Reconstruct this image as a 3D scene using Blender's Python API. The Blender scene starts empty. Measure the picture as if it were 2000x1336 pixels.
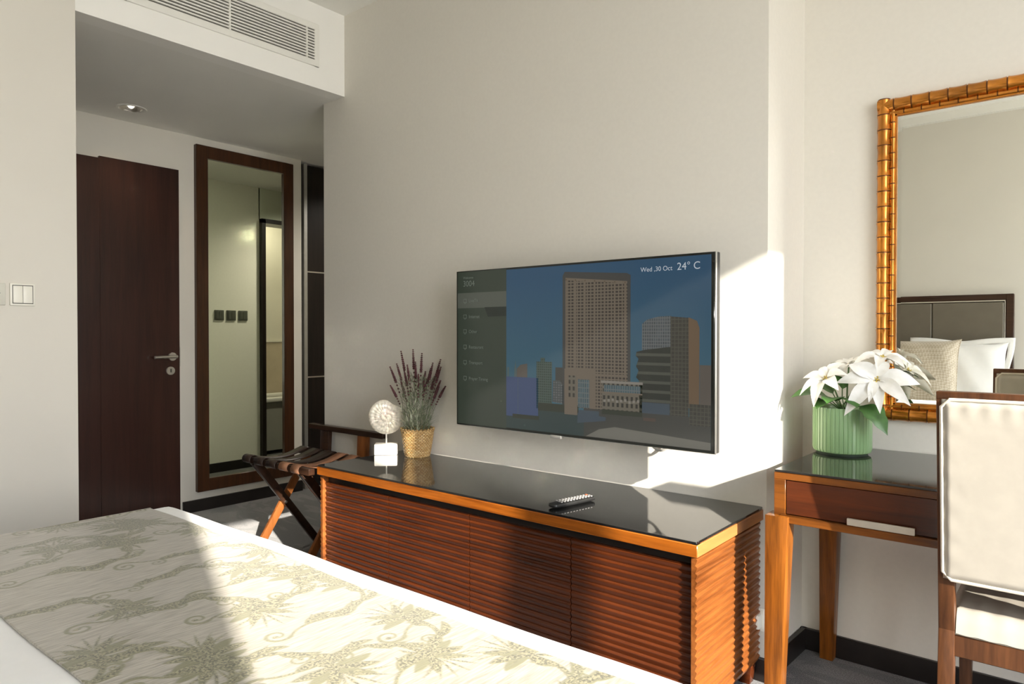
import bpy, bmesh, math, random
import numpy as np
from mathutils import Vector, Matrix
random.seed(7)
PI = math.pi
sc = bpy.context.scene
col = sc.collection

# ------------------------------------------------------------------ camera
cam_d = bpy.data.cameras.new('camera')
cam_d.sensor_width = 36.0
cam_d.lens = 1347.36 / 2000 * 36
cam_d.clip_start = 0.02
cam = bpy.data.objects.new('camera', cam_d)
col.objects.link(cam)
yaw, pit, rol = math.radians(39.5761), math.radians(0.70733), math.radians(-0.02089)
F = Vector((-math.sin(yaw), math.cos(yaw), 0)); Rt = Vector((math.cos(yaw), math.sin(yaw), 0)); D = Vector((0, 0, -1))
F2 = F * math.cos(pit) + D * math.sin(pit); D2 = D * math.cos(pit) - F * math.sin(pit)
R2 = Rt * math.cos(rol) + D2 * math.sin(rol); D3 = D2 * math.cos(rol) - Rt * math.sin(rol)
cam.matrix_world = Matrix(((R2.x, -D3.x, -F2.x, 0), (R2.y, -D3.y, -F2.y, 0), (R2.z, -D3.z, -F2.z, 1.22), (0, 0, 0, 1)))
sc.camera = cam

# ------------------------------------------------------------------ world, sun, exposure
SUN = 16.0
SKY = 11.5
sc.view_settings.view_transform = 'Standard'
sc.view_settings.look = 'None'
sc.view_settings.exposure = 0.0
sc.view_settings.gamma = 1.0
sc.view_settings.use_curve_mapping = False
w = bpy.data.worlds.new('sky'); sc.world = w; w.use_nodes = True
nt = w.node_tree; nt.nodes.clear()
o_ = nt.nodes.new('ShaderNodeOutputWorld'); b_ = nt.nodes.new('ShaderNodeBackground')
tc = nt.nodes.new('ShaderNodeTexCoord'); sp = nt.nodes.new('ShaderNodeSeparateXYZ'); cr = nt.nodes.new('ShaderNodeValToRGB')
cr.color_ramp.elements[0].position = 0.0; cr.color_ramp.elements[0].color = (0.58, 0.57, 0.54, 1)
cr.color_ramp.elements[1].position = 0.6; cr.color_ramp.elements[1].color = (0.62, 0.76, 1.0, 1)
e = cr.color_ramp.elements.new(0.06); e.color = (1.0, 0.975, 0.93, 1)
nt.links.new(tc.outputs['Generated'], sp.inputs[0]); nt.links.new(sp.outputs['Z'], cr.inputs[0])
nt.links.new(cr.outputs[0], b_.inputs['Color']); b_.inputs['Strength'].default_value = SKY
nt.links.new(b_.outputs[0], o_.inputs['Surface'])
sun_d = bpy.data.lights.new('sun', 'SUN'); sun_d.energy = SUN; sun_d.angle = math.radians(0.6); sun_d.color = (1.0, 0.93, 0.82)
sun = bpy.data.objects.new('sun', sun_d); col.objects.link(sun)
sun.location = (8, -2, 4)
sun.rotation_euler = Vector((-1, 0.39, -0.452)).to_track_quat('-Z', 'Y').to_euler()
port_d = bpy.data.lights.new('window_daylight_portal', 'AREA'); port_d.shape = 'RECTANGLE'; port_d.size = 2.06; port_d.size_y = 2.86
port_d.cycles.is_portal = True
port = bpy.data.objects.new('window_daylight_portal', port_d); col.objects.link(port)
port.location = (2.28, 0.363, 1.45)
port.rotation_euler = Vector((-1, 0, 0)).to_track_quat('-Z', 'Z').to_euler()
cy = sc.cycles
cy.max_bounces = 14; cy.diffuse_bounces = 8; cy.glossy_bounces = 6; cy.transmission_bounces = 4
cy.caustics_reflective = True; cy.blur_glossy = 0.0
cy.sample_clamp_indirect = 0.0
cy.use_denoising = True

# ------------------------------------------------------------------ helpers
ORG = {}
def lnk(o):
    col.objects.link(o); return o
def tag(o, label=None, cat=None, group=None, kind=None):
    if label: o['label'] = label
    if cat: o['category'] = cat
    if group: o['group'] = group
    if kind: o['kind'] = kind
    return o
def thing(name, label, cat, loc=(0, 0, 0), rz=0.0, group=None, local=False):
    o = bpy.data.objects.new(name, None); lnk(o); o.empty_display_size = 0.1
    o.location = loc; o.rotation_euler = (0, 0, rz)
    ORG[o.name] = Vector((0, 0, 0)) if local else Vector(loc)
    return tag(o, label, cat, group)

class MB:
    """collects shapes, then links them as one mesh object"""
    def __init__(s): s.bm = bmesh.new(); s.mi = 0
    def _f(s, vs):
        try:
            f = s.bm.faces.new(vs); f.material_index = s.mi; f.smooth = True; return f
        except ValueError: return None
    def box(s, x0, x1, y0, y1, z0, z1, bev=0.0, seg=1):
        b = bmesh.new()
        bmesh.ops.create_cube(b, size=1.0)
        for v in b.verts:
            v.co = Vector(((x0 + x1) / 2 + v.co.x * (x1 - x0), (y0 + y1) / 2 + v.co.y * (y1 - y0), (z0 + z1) / 2 + v.co.z * (z1 - z0)))
        if bev > 0: bmesh.ops.bevel(b, geom=list(b.edges), offset=bev, segments=seg, profile=0.5, affect='EDGES')
        s.merge(b); return s
    def merge(s, b, mat=None):
        m = {}
        for v in b.verts: m[v] = s.bm.verts.new(mat @ v.co if mat else v.co)
        for f in b.faces: s._f([m[v] for v in f.verts])
        b.free(); return s
    def hexa(s, lo, hi, bev=0.0):
        """tapered block between two rectangles lo/hi = (x0,x1,y0,y1,z)"""
        b = bmesh.new(); V = []
        for (x0, x1, y0, y1, z) in (lo, hi):
            V.append([b.verts.new(p) for p in ((x0, y0, z), (x1, y0, z), (x1, y1, z), (x0, y1, z))])
        a, c = V
        b.faces.new(a[::-1]); b.faces.new(c)
        for i in range(4): b.faces.new((a[i], a[(i + 1) % 4], c[(i + 1) % 4], c[i]))
        if bev > 0: bmesh.ops.bevel(b, geom=list(b.edges), offset=bev, segments=2, profile=0.5, affect='EDGES')
        s.merge(b); return s
    def bar(s, p, q, wd, th, up=(0, 0, 1), bev=0.0):
        p = Vector(p); q = Vector(q); d = (q - p); L = d.length; d.normalize()
        sd = d.cross(Vector(up)).normalized(); u = sd.cross(d)
        b = bmesh.new(); bmesh.ops.create_cube(b, size=1.0)
        for v in b.verts: v.co = Vector((v.co.x * wd, v.co.y * L, v.co.z * th))
        if bev > 0: bmesh.ops.bevel(b, geom=list(b.edges), offset=bev, segments=2, profile=0.5, affect='EDGES')
        M = Matrix((sd, d, u)).transposed().to_4x4(); M.translation = (p + q) / 2
        s.merge(b, M); return s
    def tube(s, pts, rad, n=8, cap=True, sx=1.0, sy=1.0):
        pts = [Vector(p) for p in pts]; N = len(pts)
        if not hasattr(rad, '__len__'): rad = [rad] * N
        rings = []; prev = None
        for i, p in enumerate(pts):
            t = (pts[min(i + 1, N - 1)] - pts[max(i - 1, 0)]).normalized()
            if prev is None:
                a = Vector((0, 0, 1)) if abs(t.z) < 0.9 else Vector((1, 0, 0))
                u = t.cross(a).normalized()
            else: u = (prev - t * prev.dot(t)).normalized()
            prev = u; v = t.cross(u)
            rings.append([s.bm.verts.new(p + (u * math.cos(2 * PI * k / n) * sx + v * math.sin(2 * PI * k / n) * sy) * rad[i]) for k in range(n)])
        for i in range(N - 1):
            for k in range(n): s._f((rings[i][k], rings[i][(k + 1) % n], rings[i + 1][(k + 1) % n], rings[i + 1][k]))
        if cap:
            s._f(rings[0][::-1]); s._f(rings[-1])
        return s
    def lathe(s, prof, c=(0, 0, 0), n=32, mod=None, cap=True):
        rings = []
        for j, (r, z) in enumerate(prof):
            rings.append([s.bm.verts.new((c[0] + (r * (mod(k / n, j) if mod else 1)) * math.cos(2 * PI * k / n), c[1] + (r * (mod(k / n, j) if mod else 1)) * math.sin(2 * PI * k / n), c[2] + z)) for k in range(n)])
        for i in range(len(prof) - 1):
            for k in range(n): s._f((rings[i][k], rings[i][(k + 1) % n], rings[i + 1][(k + 1) % n], rings[i + 1][k]))
        if cap:
            s._f(rings[0][::-1]); s._f(rings[-1])
        return s
    def prism(s, poly, ax, a, b):
        """extrude a 2D polygon along axis ax ('x','y','z') from a to b"""
        def P(u, v, t): return {'x': (t, u, v), 'y': (u, t, v), 'z': (u, v, t)}[ax]
        A = [s.bm.verts.new(P(u, v, a)) for u, v in poly]; B = [s.bm.verts.new(P(u, v, b)) for u, v in poly]
        n = len(poly)
        s._f(A[::-1]); s._f(B)
        for i in range(n): s._f((A[i], A[(i + 1) % n], B[(i + 1) % n], B[i]))
        return s
    def grid(s, fn, nu, nv, mi=None):
        V = [[s.bm.verts.new(fn(i / nu, j / nv)) for j in range(nv + 1)] for i in range(nu + 1)]
        for i in range(nu):
            for j in range(nv): s._f((V[i][j], V[i + 1][j], V[i + 1][j + 1], V[i][j + 1]))
        return V
    def sphere(s, c, r, n=10, sc3=(1, 1, 1)):
        b = bmesh.new(); bmesh.ops.create_uvsphere(b, u_segments=n, v_segments=max(4, n // 2 + 1), radius=r)
        M = Matrix.Translation(c) @ Matrix.Diagonal((*sc3, 1)); s.merge(b, M); return s
    def xform(s, M): s.bm.transform(M); return s
    def build(s, name, mats, parent=None, flat=True, ang=38, kind=None, label=None, solid=0.0):
        bm = s.bm
        org = Vector((0, 0, 0))
        if parent is not None:
            org = ORG[parent.name]
        if org.length: bmesh.ops.translate(bm, vec=-org, verts=bm.verts)
        bmesh.ops.recalc_face_normals(bm, faces=bm.faces)
        if flat:
            a = math.radians(ang)
            for e in bm.edges:
                if len(e.link_faces) == 2 and e.calc_face_angle(0) > a: e.smooth = False
        me = bpy.data.meshes.new(name); bm.to_mesh(me); bm.free()
        for m in (mats if isinstance(mats, (list, tuple)) else [mats]): me.materials.append(m)
        o = bpy.data.objects.new(name, me); lnk(o)
        ORG[o.name] = org
        if parent is not None: o.parent = parent
        if kind: o['kind'] = kind
        if label: o['label'] = label
        if solid:
            md = o.modifiers.new('thickness', 'SOLIDIFY'); md.thickness = solid; md.offset = 0
        return o
def struct(name, mb, m, parent=None, ang=38):
    return mb.build(name, m, parent, ang=ang, kind='structure')

# ------------------------------------------------------------------ materials
def newmat(name):
    m = bpy.data.materials.new(name); m.use_nodes = True
    n = m.node_tree.nodes; b = n['Principled BSDF']; return m, m.node_tree, b
def setp(b, **k):
    for a, v in k.items():
        a = {'rough': 'Roughness', 'metal': 'Metallic', 'coat': 'Coat Weight', 'coatr': 'Coat Roughness', 'spec': 'Specular IOR Level', 'sheen': 'Sheen Weight', 'ior': 'IOR', 'trans': 'Transmission Weight', 'sss': 'Subsurface Weight'}.get(a, a)
        b.inputs[a].default_value = v
def noise_col(t, b, c1, c2, scale=8, detail=4, stretch=(1, 1, 1), lo=0.35, hi=0.65, rough=0.5):
    tc = t.nodes.new('ShaderNodeTexCoord'); mp = t.nodes.new('ShaderNodeMapping'); mp.inputs['Scale'].default_value = stretch
    nz = t.nodes.new('ShaderNodeTexNoise'); nz.inputs['Scale'].default_value = scale; nz.inputs['Detail'].default_value = detail; nz.inputs['Roughness'].default_value = rough
    cr = t.nodes.new('ShaderNodeValToRGB'); cr.color_ramp.elements[0].position = lo; cr.color_ramp.elements[1].position = hi
    cr.color_ramp.elements[0].color = (*c1, 1); cr.color_ramp.elements[1].color = (*c2, 1)
    t.links.new(tc.outputs['Object'], mp.inputs[0]); t.links.new(mp.outputs[0], nz.inputs[0]); t.links.new(nz.outputs[0], cr.inputs[0]); t.links.new(cr.outputs[0], b.inputs['Base Color'])
    return nz, cr, mp
def bump(t, b, src, strength=0.1, dist=0.01):
    bp = t.nodes.new('ShaderNodeBump'); bp.inputs['Strength'].default_value = strength; bp.inputs['Distance'].default_value = dist
    t.links.new(src, bp.inputs['Height']); t.links.new(bp.outputs[0], b.inputs['Normal'])
def mat(name, c, rough=0.5, var=0.06, scale=20, bmp=0.0, **k):
    m, t, b = newmat(name); setp(b, rough=rough, **k)
    c1 = tuple(max(0, x * (1 - var)) for x in c); c2 = tuple(min(1, x * (1 + var)) for x in c)
    nz, cr, mp = noise_col(t, b, c1, c2, scale)
    if bmp: bump(t, b, nz.outputs[0], bmp, 0.004)
    return m
def wood(name, dark, lite, axis='x', rough=0.28, scale=1.0, coat=0.35, rings=0.35):
    m, t, b = newmat(name); setp(b, rough=rough, coat=coat * 0.5, coatr=0.12, spec=0.3)
    L = t.links; tc = t.nodes.new('ShaderNodeTexCoord'); mp = t.nodes.new('ShaderNodeMapping')
    s = {'x': (0.9, 14, 14), 'y': (14, 0.9, 14), 'z': (14, 14, 0.9)}[axis]
    mp.inputs['Scale'].default_value = tuple(v * scale for v in s)
    L.new(tc.outputs['Object'], mp.inputs[0])
    n1 = t.nodes.new('ShaderNodeTexNoise'); n1.inputs['Scale'].default_value = 2.2; n1.inputs['Detail'].default_value = 6; n1.inputs['Distortion'].default_value = 0.6
    n2 = t.nodes.new('ShaderNodeTexNoise'); n2.inputs['Scale'].default_value = 14; n2.inputs['Detail'].default_value = 3
    n3 = t.nodes.new('ShaderNodeTexNoise'); n3.inputs['Scale'].default_value = 1.6; n3.inputs['Detail'].default_value = 2
    for n in (n1, n2): L.new(mp.outputs[0], n.inputs[0])
    L.new(tc.outputs['Object'], n3.inputs[0])
    a = t.nodes.new('ShaderNodeMath'); a.operation = 'MULTIPLY_ADD'; L.new(n2.outputs[0], a.inputs[0]); a.inputs[1].default_value = 0.35
    L.new(n1.outputs[0], a.inputs[2])
    a2 = t.nodes.new('ShaderNodeMath'); a2.operation = 'MULTIPLY_ADD'; L.new(n3.outputs[0], a2.inputs[0]); a2.inputs[1].default_value = rings; L.new(a.outputs[0], a2.inputs[2])
    cr = t.nodes.new('ShaderNodeValToRGB'); cr.color_ramp.elements[0].position = 0.55; cr.color_ramp.elements[1].position = 1.0
    cr.color_ramp.elements[0].color = (*dark, 1); cr.color_ramp.elements[1].color = (*lite, 1)
    L.new(a2.outputs[0], cr.inputs[0]); L.new(cr.outputs[0], b.inputs['Base Color'])
    bump(t, b, a.outputs[0], 0.08, 0.002)
    return m
def emit(name, c, s=1.0, base=(0.01, 0.01, 0.01), rough=0.14, c2=None, vert=None, brick=None):
    """a lit screen pixel area behind glossy glass"""
    m, t, b = newmat(name); setp(b, rough=rough, spec=0.5)
    b.inputs['Base Color'].default_value = (*base, 1)
    b.inputs['Emission Strength'].default_value = s
    tc = t.nodes.new('ShaderNodeTexCoord'); L = t.links
    if vert:
        sp = t.nodes.new('ShaderNodeSeparateXYZ'); L.new(tc.outputs['Object'], sp.inputs[0])
        mr = t.nodes.new('ShaderNodeMapRange'); mr.inputs[1].default_value = vert[0]; mr.inputs[2].default_value = vert[1]
        L.new(sp.outputs['Z'], mr.inputs[0]); cr = t.nodes.new('ShaderNodeValToRGB')
        cr.color_ramp.elements[0].color = (*c, 1); cr.color_ramp.elements[1].color = (*c2, 1)
        L.new(mr.outputs[0], cr.inputs[0]); L.new(cr.outputs[0], b.inputs['Emission Color'])
    elif brick:
        sx, sz, mortar = brick
        sp = t.nodes.new('ShaderNodeSeparateXYZ'); cb = t.nodes.new('ShaderNodeCombineXYZ')
        L.new(tc.outputs['Object'], sp.inputs[0]); L.new(sp.outputs['X'], cb.inputs[0]); L.new(sp.outputs['Z'], cb.inputs[1])
        br = t.nodes.new('ShaderNodeTexBrick'); br.offset = 0; br.inputs['Scale'].default_value = 1.0
        br.inputs['Brick Width'].default_value = sx; br.inputs['Row Height'].default_value = sz; br.inputs['Mortar Size'].default_value = mortar
        br.inputs['Color1'].default_value = (*c, 1); br.inputs['Color2'].default_value = (*[x * 0.7 for x in c], 1); br.inputs['Mortar'].default_value = (*c2, 1)
        L.new(cb.outputs[0], br.inputs[0]); L.new(br.outputs[0], b.inputs['Emission Color'])
    else: b.inputs['Emission Color'].default_value = (*c, 1)
    return m
M = {}
M['wall'] = mat('warm_white_plaster', (0.69, 0.662, 0.597), 0.85, 0.012, 3, 0.0)
M['wallpaper'] = mat('pale_wallpaper', (0.69, 0.662, 0.597), 0.8, 0.012, 60, 0.02)
M['white'] = mat('white_plaster', (0.88, 0.87, 0.83), 0.8, 0.01, 3)
M['ceil'] = mat('ceiling_paint', (0.84, 0.83, 0.785), 0.9, 0.01, 3)
M['ltgreen'] = mat('hall_wall_paint', (0.66, 0.68, 0.58), 0.85, 0.01, 3)
M['base'] = mat('black_stained_baseboard', (0.012, 0.009, 0.008), 0.35, 0.2, 10)
M['ebony'] = wood('ebony_veneer', (0.005, 0.004, 0.0035), (0.014, 0.009, 0.007), 'z', 0.35, 1, 0.2)
M['alum'] = mat('aluminium', (0.55, 0.55, 0.53), 0.35, 0.03, 40, metal=0.9)
M['steel'] = mat('brushed_steel', (0.72, 0.69, 0.65), 0.28, 0.03, 60, metal=1.0)
M['door'] = wood('door_veneer', (0.020, 0.008, 0.006), (0.042, 0.015, 0.010), 'z', 0.33, 0.8, 0.3)
M['mframe'] = wood('mirror_frame_walnut', (0.022, 0.008, 0.003), (0.058, 0.021, 0.007), 'z', 0.3, 1.2, 0.3)
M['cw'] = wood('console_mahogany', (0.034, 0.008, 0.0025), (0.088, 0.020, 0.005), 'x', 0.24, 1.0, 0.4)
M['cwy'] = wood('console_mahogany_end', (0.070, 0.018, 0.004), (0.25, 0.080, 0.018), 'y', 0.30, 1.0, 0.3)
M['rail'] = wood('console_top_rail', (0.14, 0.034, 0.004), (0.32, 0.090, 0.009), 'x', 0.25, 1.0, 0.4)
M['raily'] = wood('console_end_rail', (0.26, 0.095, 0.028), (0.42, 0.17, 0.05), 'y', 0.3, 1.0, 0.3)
M['desk'] = wood('desk_walnut', (0.055, 0.016, 0.003), (0.19, 0.060, 0.009), 'x', 0.3, 1.3, 0.3)
M['deskz'] = wood('desk_leg_walnut', (0.060, 0.018, 0.003), (0.24, 0.076, 0.009), 'z', 0.3, 1.3, 0.3)
M['drawer'] = wood('drawer_mahogany', (0.035, 0.009, 0.004), (0.095, 0.022, 0.006), 'x', 0.28, 0.9, 0.35)
M['chairw'] = wood('chair_walnut', (0.032, 0.012, 0.005), (0.100, 0.038, 0.014), 'z', 0.35, 1.2, 0.25)
M['dkwood'] = wood('rack_dark_wood', (0.016, 0.009, 0.006), (0.045, 0.020, 0.011), 'x', 0.3, 1.2, 0.3)
M['racklit'] = wood('rack_sunlit_wood', (0.11, 0.035, 0.010), (0.28, 0.095, 0.024), 'z', 0.3, 1.2, 0.3)  # same rack wood, with the orange of sunlight put into the colour
def blackglass():
    m, t, b = newmat('black_glass'); b.inputs['Base Color'].default_value = (0.010, 0.010, 0.010, 1)
    setp(b, rough=0.05, ior=1.8); return m
M['glass'] = blackglass()
def mirror(name, c):
    m, t, b = newmat(name); b.inputs['Base Color'].default_value = (*c, 1); setp(b, rough=0.0, metal=1.0); return m
M['mirror'] = mirror('mirror_silver', (0.86, 0.86, 0.80))
M['mirrorg'] = mirror('hall_mirror_silver', (0.86, 0.90, 0.74))
M['gold'] = mat('gilt_bamboo', (0.52, 0.19, 0.018), 0.26, 0.25, 14, metal=0.75, coat=0.5)
M['goldd'] = mat('gilt_bamboo_node', (0.13, 0.050, 0.012), 0.35, 0.2, 30, metal=0.5)
M['leather'] = mat('cream_leather', (0.37, 0.34, 0.29), 0.36, 0.03, 26, 0.05, coat=0.15)
M['piping'] = mat('cream_piping', (0.60, 0.55, 0.46), 0.35, 0.02, 30)
M['strapd'] = mat('dark_leather_strap', (0.035, 0.020, 0.014), 0.38, 0.15, 20, 0.05)
M['strapt'] = mat('tan_leather_strap', (0.42, 0.20, 0.11), 0.42, 0.1, 20, 0.05)
M['black'] = mat('black_plastic', (0.012, 0.012, 0.012), 0.35, 0.1, 30)
M['blackrub'] = mat('grey_buttons', (0.30, 0.29, 0.28), 0.5, 0.1, 30)
M['red'] = mat('red_button', (0.6, 0.12, 0.05), 0.5, 0.1, 30)
M['plastic'] = mat('white_plastic', (0.80, 0.78, 0.70), 0.35, 0.01, 20)
M['plasticd'] = mat('aged_white_plastic', (0.62, 0.61, 0.54), 0.4, 0.01, 20)
M['cable'] = mat('grey_cable', (0.45, 0.44, 0.41), 0.5, 0.02, 20)
M['stone'] = mat('white_painted_stone', (0.82, 0.79, 0.72), 0.7, 0.05, 40, 0.2)
M['linen'] = mat('white_cotton', (0.86, 0.855, 0.84), 0.85, 0.01, 30, 0.03, sheen=0.2)
M['potg'] = mat('green_glazed_ceramic', (0.27, 0.43, 0.21), 0.32, 0.03, 10, coat=0.3)
M['potd'] = mat('pot_base', (0.03, 0.05, 0.03), 0.5, 0.03, 10)
M['soil'] = mat('soil', (0.04, 0.03, 0.02), 0.95, 0.3, 60, 0.3)
M['leaf'] = mat('poinsettia_leaf', (0.050, 0.130, 0.028), 0.42, 0.35, 22, 0.08)
M['stem'] = mat('green_stem', (0.10, 0.18, 0.06), 0.5, 0.2, 30)
def bractm():
    m, t, b = newmat('white_bract'); noise_col(t, b, (0.80, 0.79, 0.74), (0.90, 0.89, 0.86), 30)
    setp(b, rough=0.55); b.inputs['Subsurface Weight'].default_value = 0.0
    return m
M['bract'] = bractm()
M['cyath'] = mat('yellow_flower_centre', (0.55, 0.42, 0.08), 0.5, 0.3, 60)
M['lavl'] = mat('lavender_foliage', (0.20, 0.23, 0.14), 0.6, 0.3, 40)
M['lavl2'] = mat('silvery_foliage', (0.62, 0.64, 0.48), 0.6, 0.2, 40)
M['lavf'] = mat('lavender_flower', (0.095, 0.030, 0.034), 0.7, 0.45, 120)
M['headpan'] = mat('taupe_headboard_leather', (0.15, 0.13, 0.10), 0.5, 0.04, 12, 0.05)
M['headfr'] = wood('headboard_wood', (0.020, 0.010, 0.006), (0.050, 0.022, 0.012), 'x', 0.3, 1, 0.25)
M['tile'] = mat('beige_tile', (0.42, 0.35, 0.26), 0.3, 0.08, 5)
M['bathw'] = mat('bathroom_paint', (0.56, 0.53, 0.45), 0.8, 0.02, 5)
M['tubm'] = mat('white_enamel', (0.62, 0.60, 0.55), 0.2, 0.02, 5)
M['tubside'] = mat('tub_panel', (0.26, 0.25, 0.22), 0.3, 0.05, 5)
M['ventw'] = mat('vent_metal', (0.82, 0.81, 0.76), 0.45, 0.01, 20)
M['ventd'] = mat('vent_shadow_mesh', (0.09, 0.085, 0.075), 0.7, 0.5, 400)
M['switchg'] = mat('dark_switch', (0.075, 0.075, 0.06), 0.4, 0.05, 20)

def carpet():
    m, t, b = newmat('grey_carpet'); setp(b, rough=0.95, sheen=0.3)
    L = t.links; tc = t.nodes.new('ShaderNodeTexCoord')
    n1 = t.nodes.new('ShaderNodeTexNoise'); n1.inputs['Scale'].default_value = 230; n1.inputs['Detail'].default_value = 2
    n2 = t.nodes.new('ShaderNodeTexNoise'); n2.inputs['Scale'].default_value = 2.6; n2.inputs['Detail'].default_value = 3; n2.inputs['Distortion'].default_value = 1.5
    mp = t.nodes.new('ShaderNodeMapping'); mp.inputs['Scale'].default_value = (1, 2.6, 1); mp.inputs['Rotation'].default_value = (0, 0, 0.5)
    L.new(tc.outputs['Object'], n1.inputs[0]); L.new(tc.outputs['Object'], mp.inputs[0]); L.new(mp.outputs[0], n2.inputs[0])
    c1 = t.nodes.new('ShaderNodeValToRGB'); c1.color_ramp.elements[0].position = 0.3; c1.color_ramp.elements[1].position = 0.7
    c1.color_ramp.elements[0].color = (0.020, 0.020, 0.022, 1); c1.color_ramp.elements[1].color = (0.165, 0.165, 0.170, 1)
    c2 = t.nodes.new('ShaderNodeValToRGB'); c2.color_ramp.elements[0].position = 0.50; c2.color_ramp.elements[1].position = 0.54
    c2.color_ramp.elements[0].color = (0.75, 0.75, 0.75, 1); c2.color_ramp.elements[1].color = (1.25, 1.2, 1.15, 1)
    L.new(n1.outputs[0], c1.inputs[0]); L.new(n2.outputs[0], c2.inputs[0])
    mx = t.nodes.new('ShaderNodeMixRGB'); mx.blend_type = 'MULTIPLY'; mx.inputs[0].default_value = 1
    L.new(c1.outputs[0], mx.inputs[1]); L.new(c2.outputs[0], mx.inputs[2]); L.new(mx.outputs[0], b.inputs['Base Color'])
    bump(t, b, n1.outputs[0], 0.6, 0.006)
    return m
M['carpet'] = carpet()

def wicker():
    m, t, b = newmat('woven_straw'); setp(b, rough=0.5)
    L = t.links; tc = t.nodes.new('ShaderNodeTexCoord'); sp = t.nodes.new('ShaderNodeSeparateXYZ'); L.new(tc.outputs['Object'], sp.inputs[0])
    an = t.nodes.new('ShaderNodeMath'); an.operation = 'ARCTAN2'; L.new(sp.outputs['Y'], an.inputs[0]); L.new(sp.outputs['X'], an.inputs[1])
    ml = t.nodes.new('ShaderNodeMath'); ml.operation = 'MULTIPLY'; ml.inputs[1].default_value = 0.07; L.new(an.outputs[0], ml.inputs[0])
    cb = t.nodes.new('ShaderNodeCombineXYZ'); L.new(ml.outputs[0], cb.inputs[0]); L.new(sp.outputs['Z'], cb.inputs[1])
    br = t.nodes.new('ShaderNodeTexBrick'); br.inputs['Scale'].default_value = 1.0; br.inputs['Brick Width'].default_value = 0.0155; br.inputs['Row Height'].default_value = 0.0075; br.inputs['Mortar Size'].default_value = 0.0013; br.inputs['Mortar Smooth'].default_value = 0.6
    br.inputs['Color1'].default_value = (0.74, 0.52, 0.24, 1); br.inputs['Color2'].default_value = (0.56, 0.33, 0.11, 1); br.inputs['Mortar'].default_value = (0.16, 0.07, 0.02, 1)
    L.new(cb.outputs[0], br.inputs[0]); L.new(br.outputs[0], b.inputs['Base Color'])
    bp = t.nodes.new('ShaderNodeBump'); bp.inputs['Strength'].default_value = 0.8; bp.inputs['Distance'].default_value = 0.003; bp.invert = True
    L.new(br.outputs['Fac'], bp.inputs['Height']); L.new(bp.outputs[0], b.inputs['Normal'])
    return m
M['wicker'] = wicker()

def runner_mat():
    m, t, b = newmat('floral_jacquard'); setp(b, rough=0.38, sheen=0.3, spec=0.6)
    L = t.links; tc = t.nodes.new('ShaderNodeTexCoord')
    at = t.nodes.new('ShaderNodeAttribute'); at.attribute_name = 'motif'
    at2 = t.nodes.new('ShaderNodeAttribute'); at2.attribute_name = 'core'
    mp = t.nodes.new('ShaderNodeMapping'); mp.inputs['Scale'].default_value = (110, 9, 7); mp.inputs['Rotation'].default_value = (0, 0, 0.08)
    n1 = t.nodes.new('ShaderNodeTexNoise'); n1.inputs['Scale'].default_value = 2.0; n1.inputs['Detail'].default_value = 5
    L.new(tc.outputs['Object'], mp.inputs[0]); L.new(mp.outputs[0], n1.inputs[0])
    c1 = t.nodes.new('ShaderNodeValToRGB'); c1.color_ramp.elements[0].position = 0.36; c1.color_ramp.elements[1].position = 0.62
    c1.color_ramp.elements[0].color = (0.275, 0.245, 0.19, 1); c1.color_ramp.elements[1].color = (0.44, 0.405, 0.335, 1)
    L.new(n1.outputs[0], c1.inputs[0])
    n2 = t.nodes.new('ShaderNodeTexNoise'); n2.inputs['Scale'].default_value = 220; n2.inputs['Detail'].default_value = 2
    L.new(tc.outputs['Object'], n2.inputs[0])
    c2 = t.nodes.new('ShaderNodeValToRGB'); c2.color_ramp.elements[0].position = 0.44; c2.color_ramp.elements[1].position = 0.56
    c2.color_ramp.elements[0].color = (0.075, 0.070, 0.028, 1); c2.color_ramp.elements[1].color = (0.30, 0.27, 0.15, 1)
    L.new(n2.outputs[0], c2.inputs[0])
    mo = t.nodes.new('ShaderNodeMixRGB'); mo.inputs[1].default_value = (0.180, 0.170, 0.078, 1)
    L.new(at2.outputs['Fac'], mo.inputs[0]); L.new(c2.outputs[0], mo.inputs[2])
    mx = t.nodes.new('ShaderNodeMixRGB'); L.new(at.outputs['Fac'], mx.inputs[0]); L.new(c1.outputs[0], mx.inputs[1]); L.new(mo.outputs[0], mx.inputs[2])
    L.new(mx.outputs[0], b.inputs['Base Color'])
    ad = t.nodes.new('ShaderNodeMath'); ad.operation = 'MULTIPLY_ADD'; L.new(at.outputs['Fac'], ad.inputs[0]); ad.inputs[1].default_value = 0.8; L.new(n1.outputs[0], ad.inputs[2])
    bump(t, b, ad.outputs[0], 0.35, 0.002)
    return m
M['runner'] = runner_mat()
def cushion_mat():
    m, t, b = newmat('beige_basketweave'); setp(b, rough=0.6, sheen=0.3)
    L = t.links; tc = t.nodes.new('ShaderNodeTexCoord'); ck = t.nodes.new('ShaderNodeTexChecker'); ck.inputs['Scale'].default_value = 70
    ck.inputs[1].default_value = (0.60, 0.53, 0.42, 1); ck.inputs[2].default_value = (0.46, 0.39, 0.29, 1)
    mp = t.nodes.new('ShaderNodeMapping'); mp.inputs['Rotation'].default_value = (0, 0.785, 0)
    L.new(tc.outputs['Object'], mp.inputs[0]); L.new(mp.outputs[0], ck.inputs[0]); L.new(ck.outputs[0], b.inputs['Base Color']); bump(t, b, ck.outputs[1], 0.3, 0.003)
    return m
M['cushion'] = cushion_mat()

# ------------------------------------------------------------------ planes of the place
TVW, DW, XR = 2.42, 2.78, 2.2          # television wall, desk wall, window wall
XC, XE = -0.846, -3.43                 # right and left end of the television wall
XK, XB = -3.22, -4.67                  # bulkhead face, hall back wall
ZS, ZC = 2.56, 3.015                   # hall ceiling, room ceiling
HW = -1.0                              # headboard wall

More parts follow.
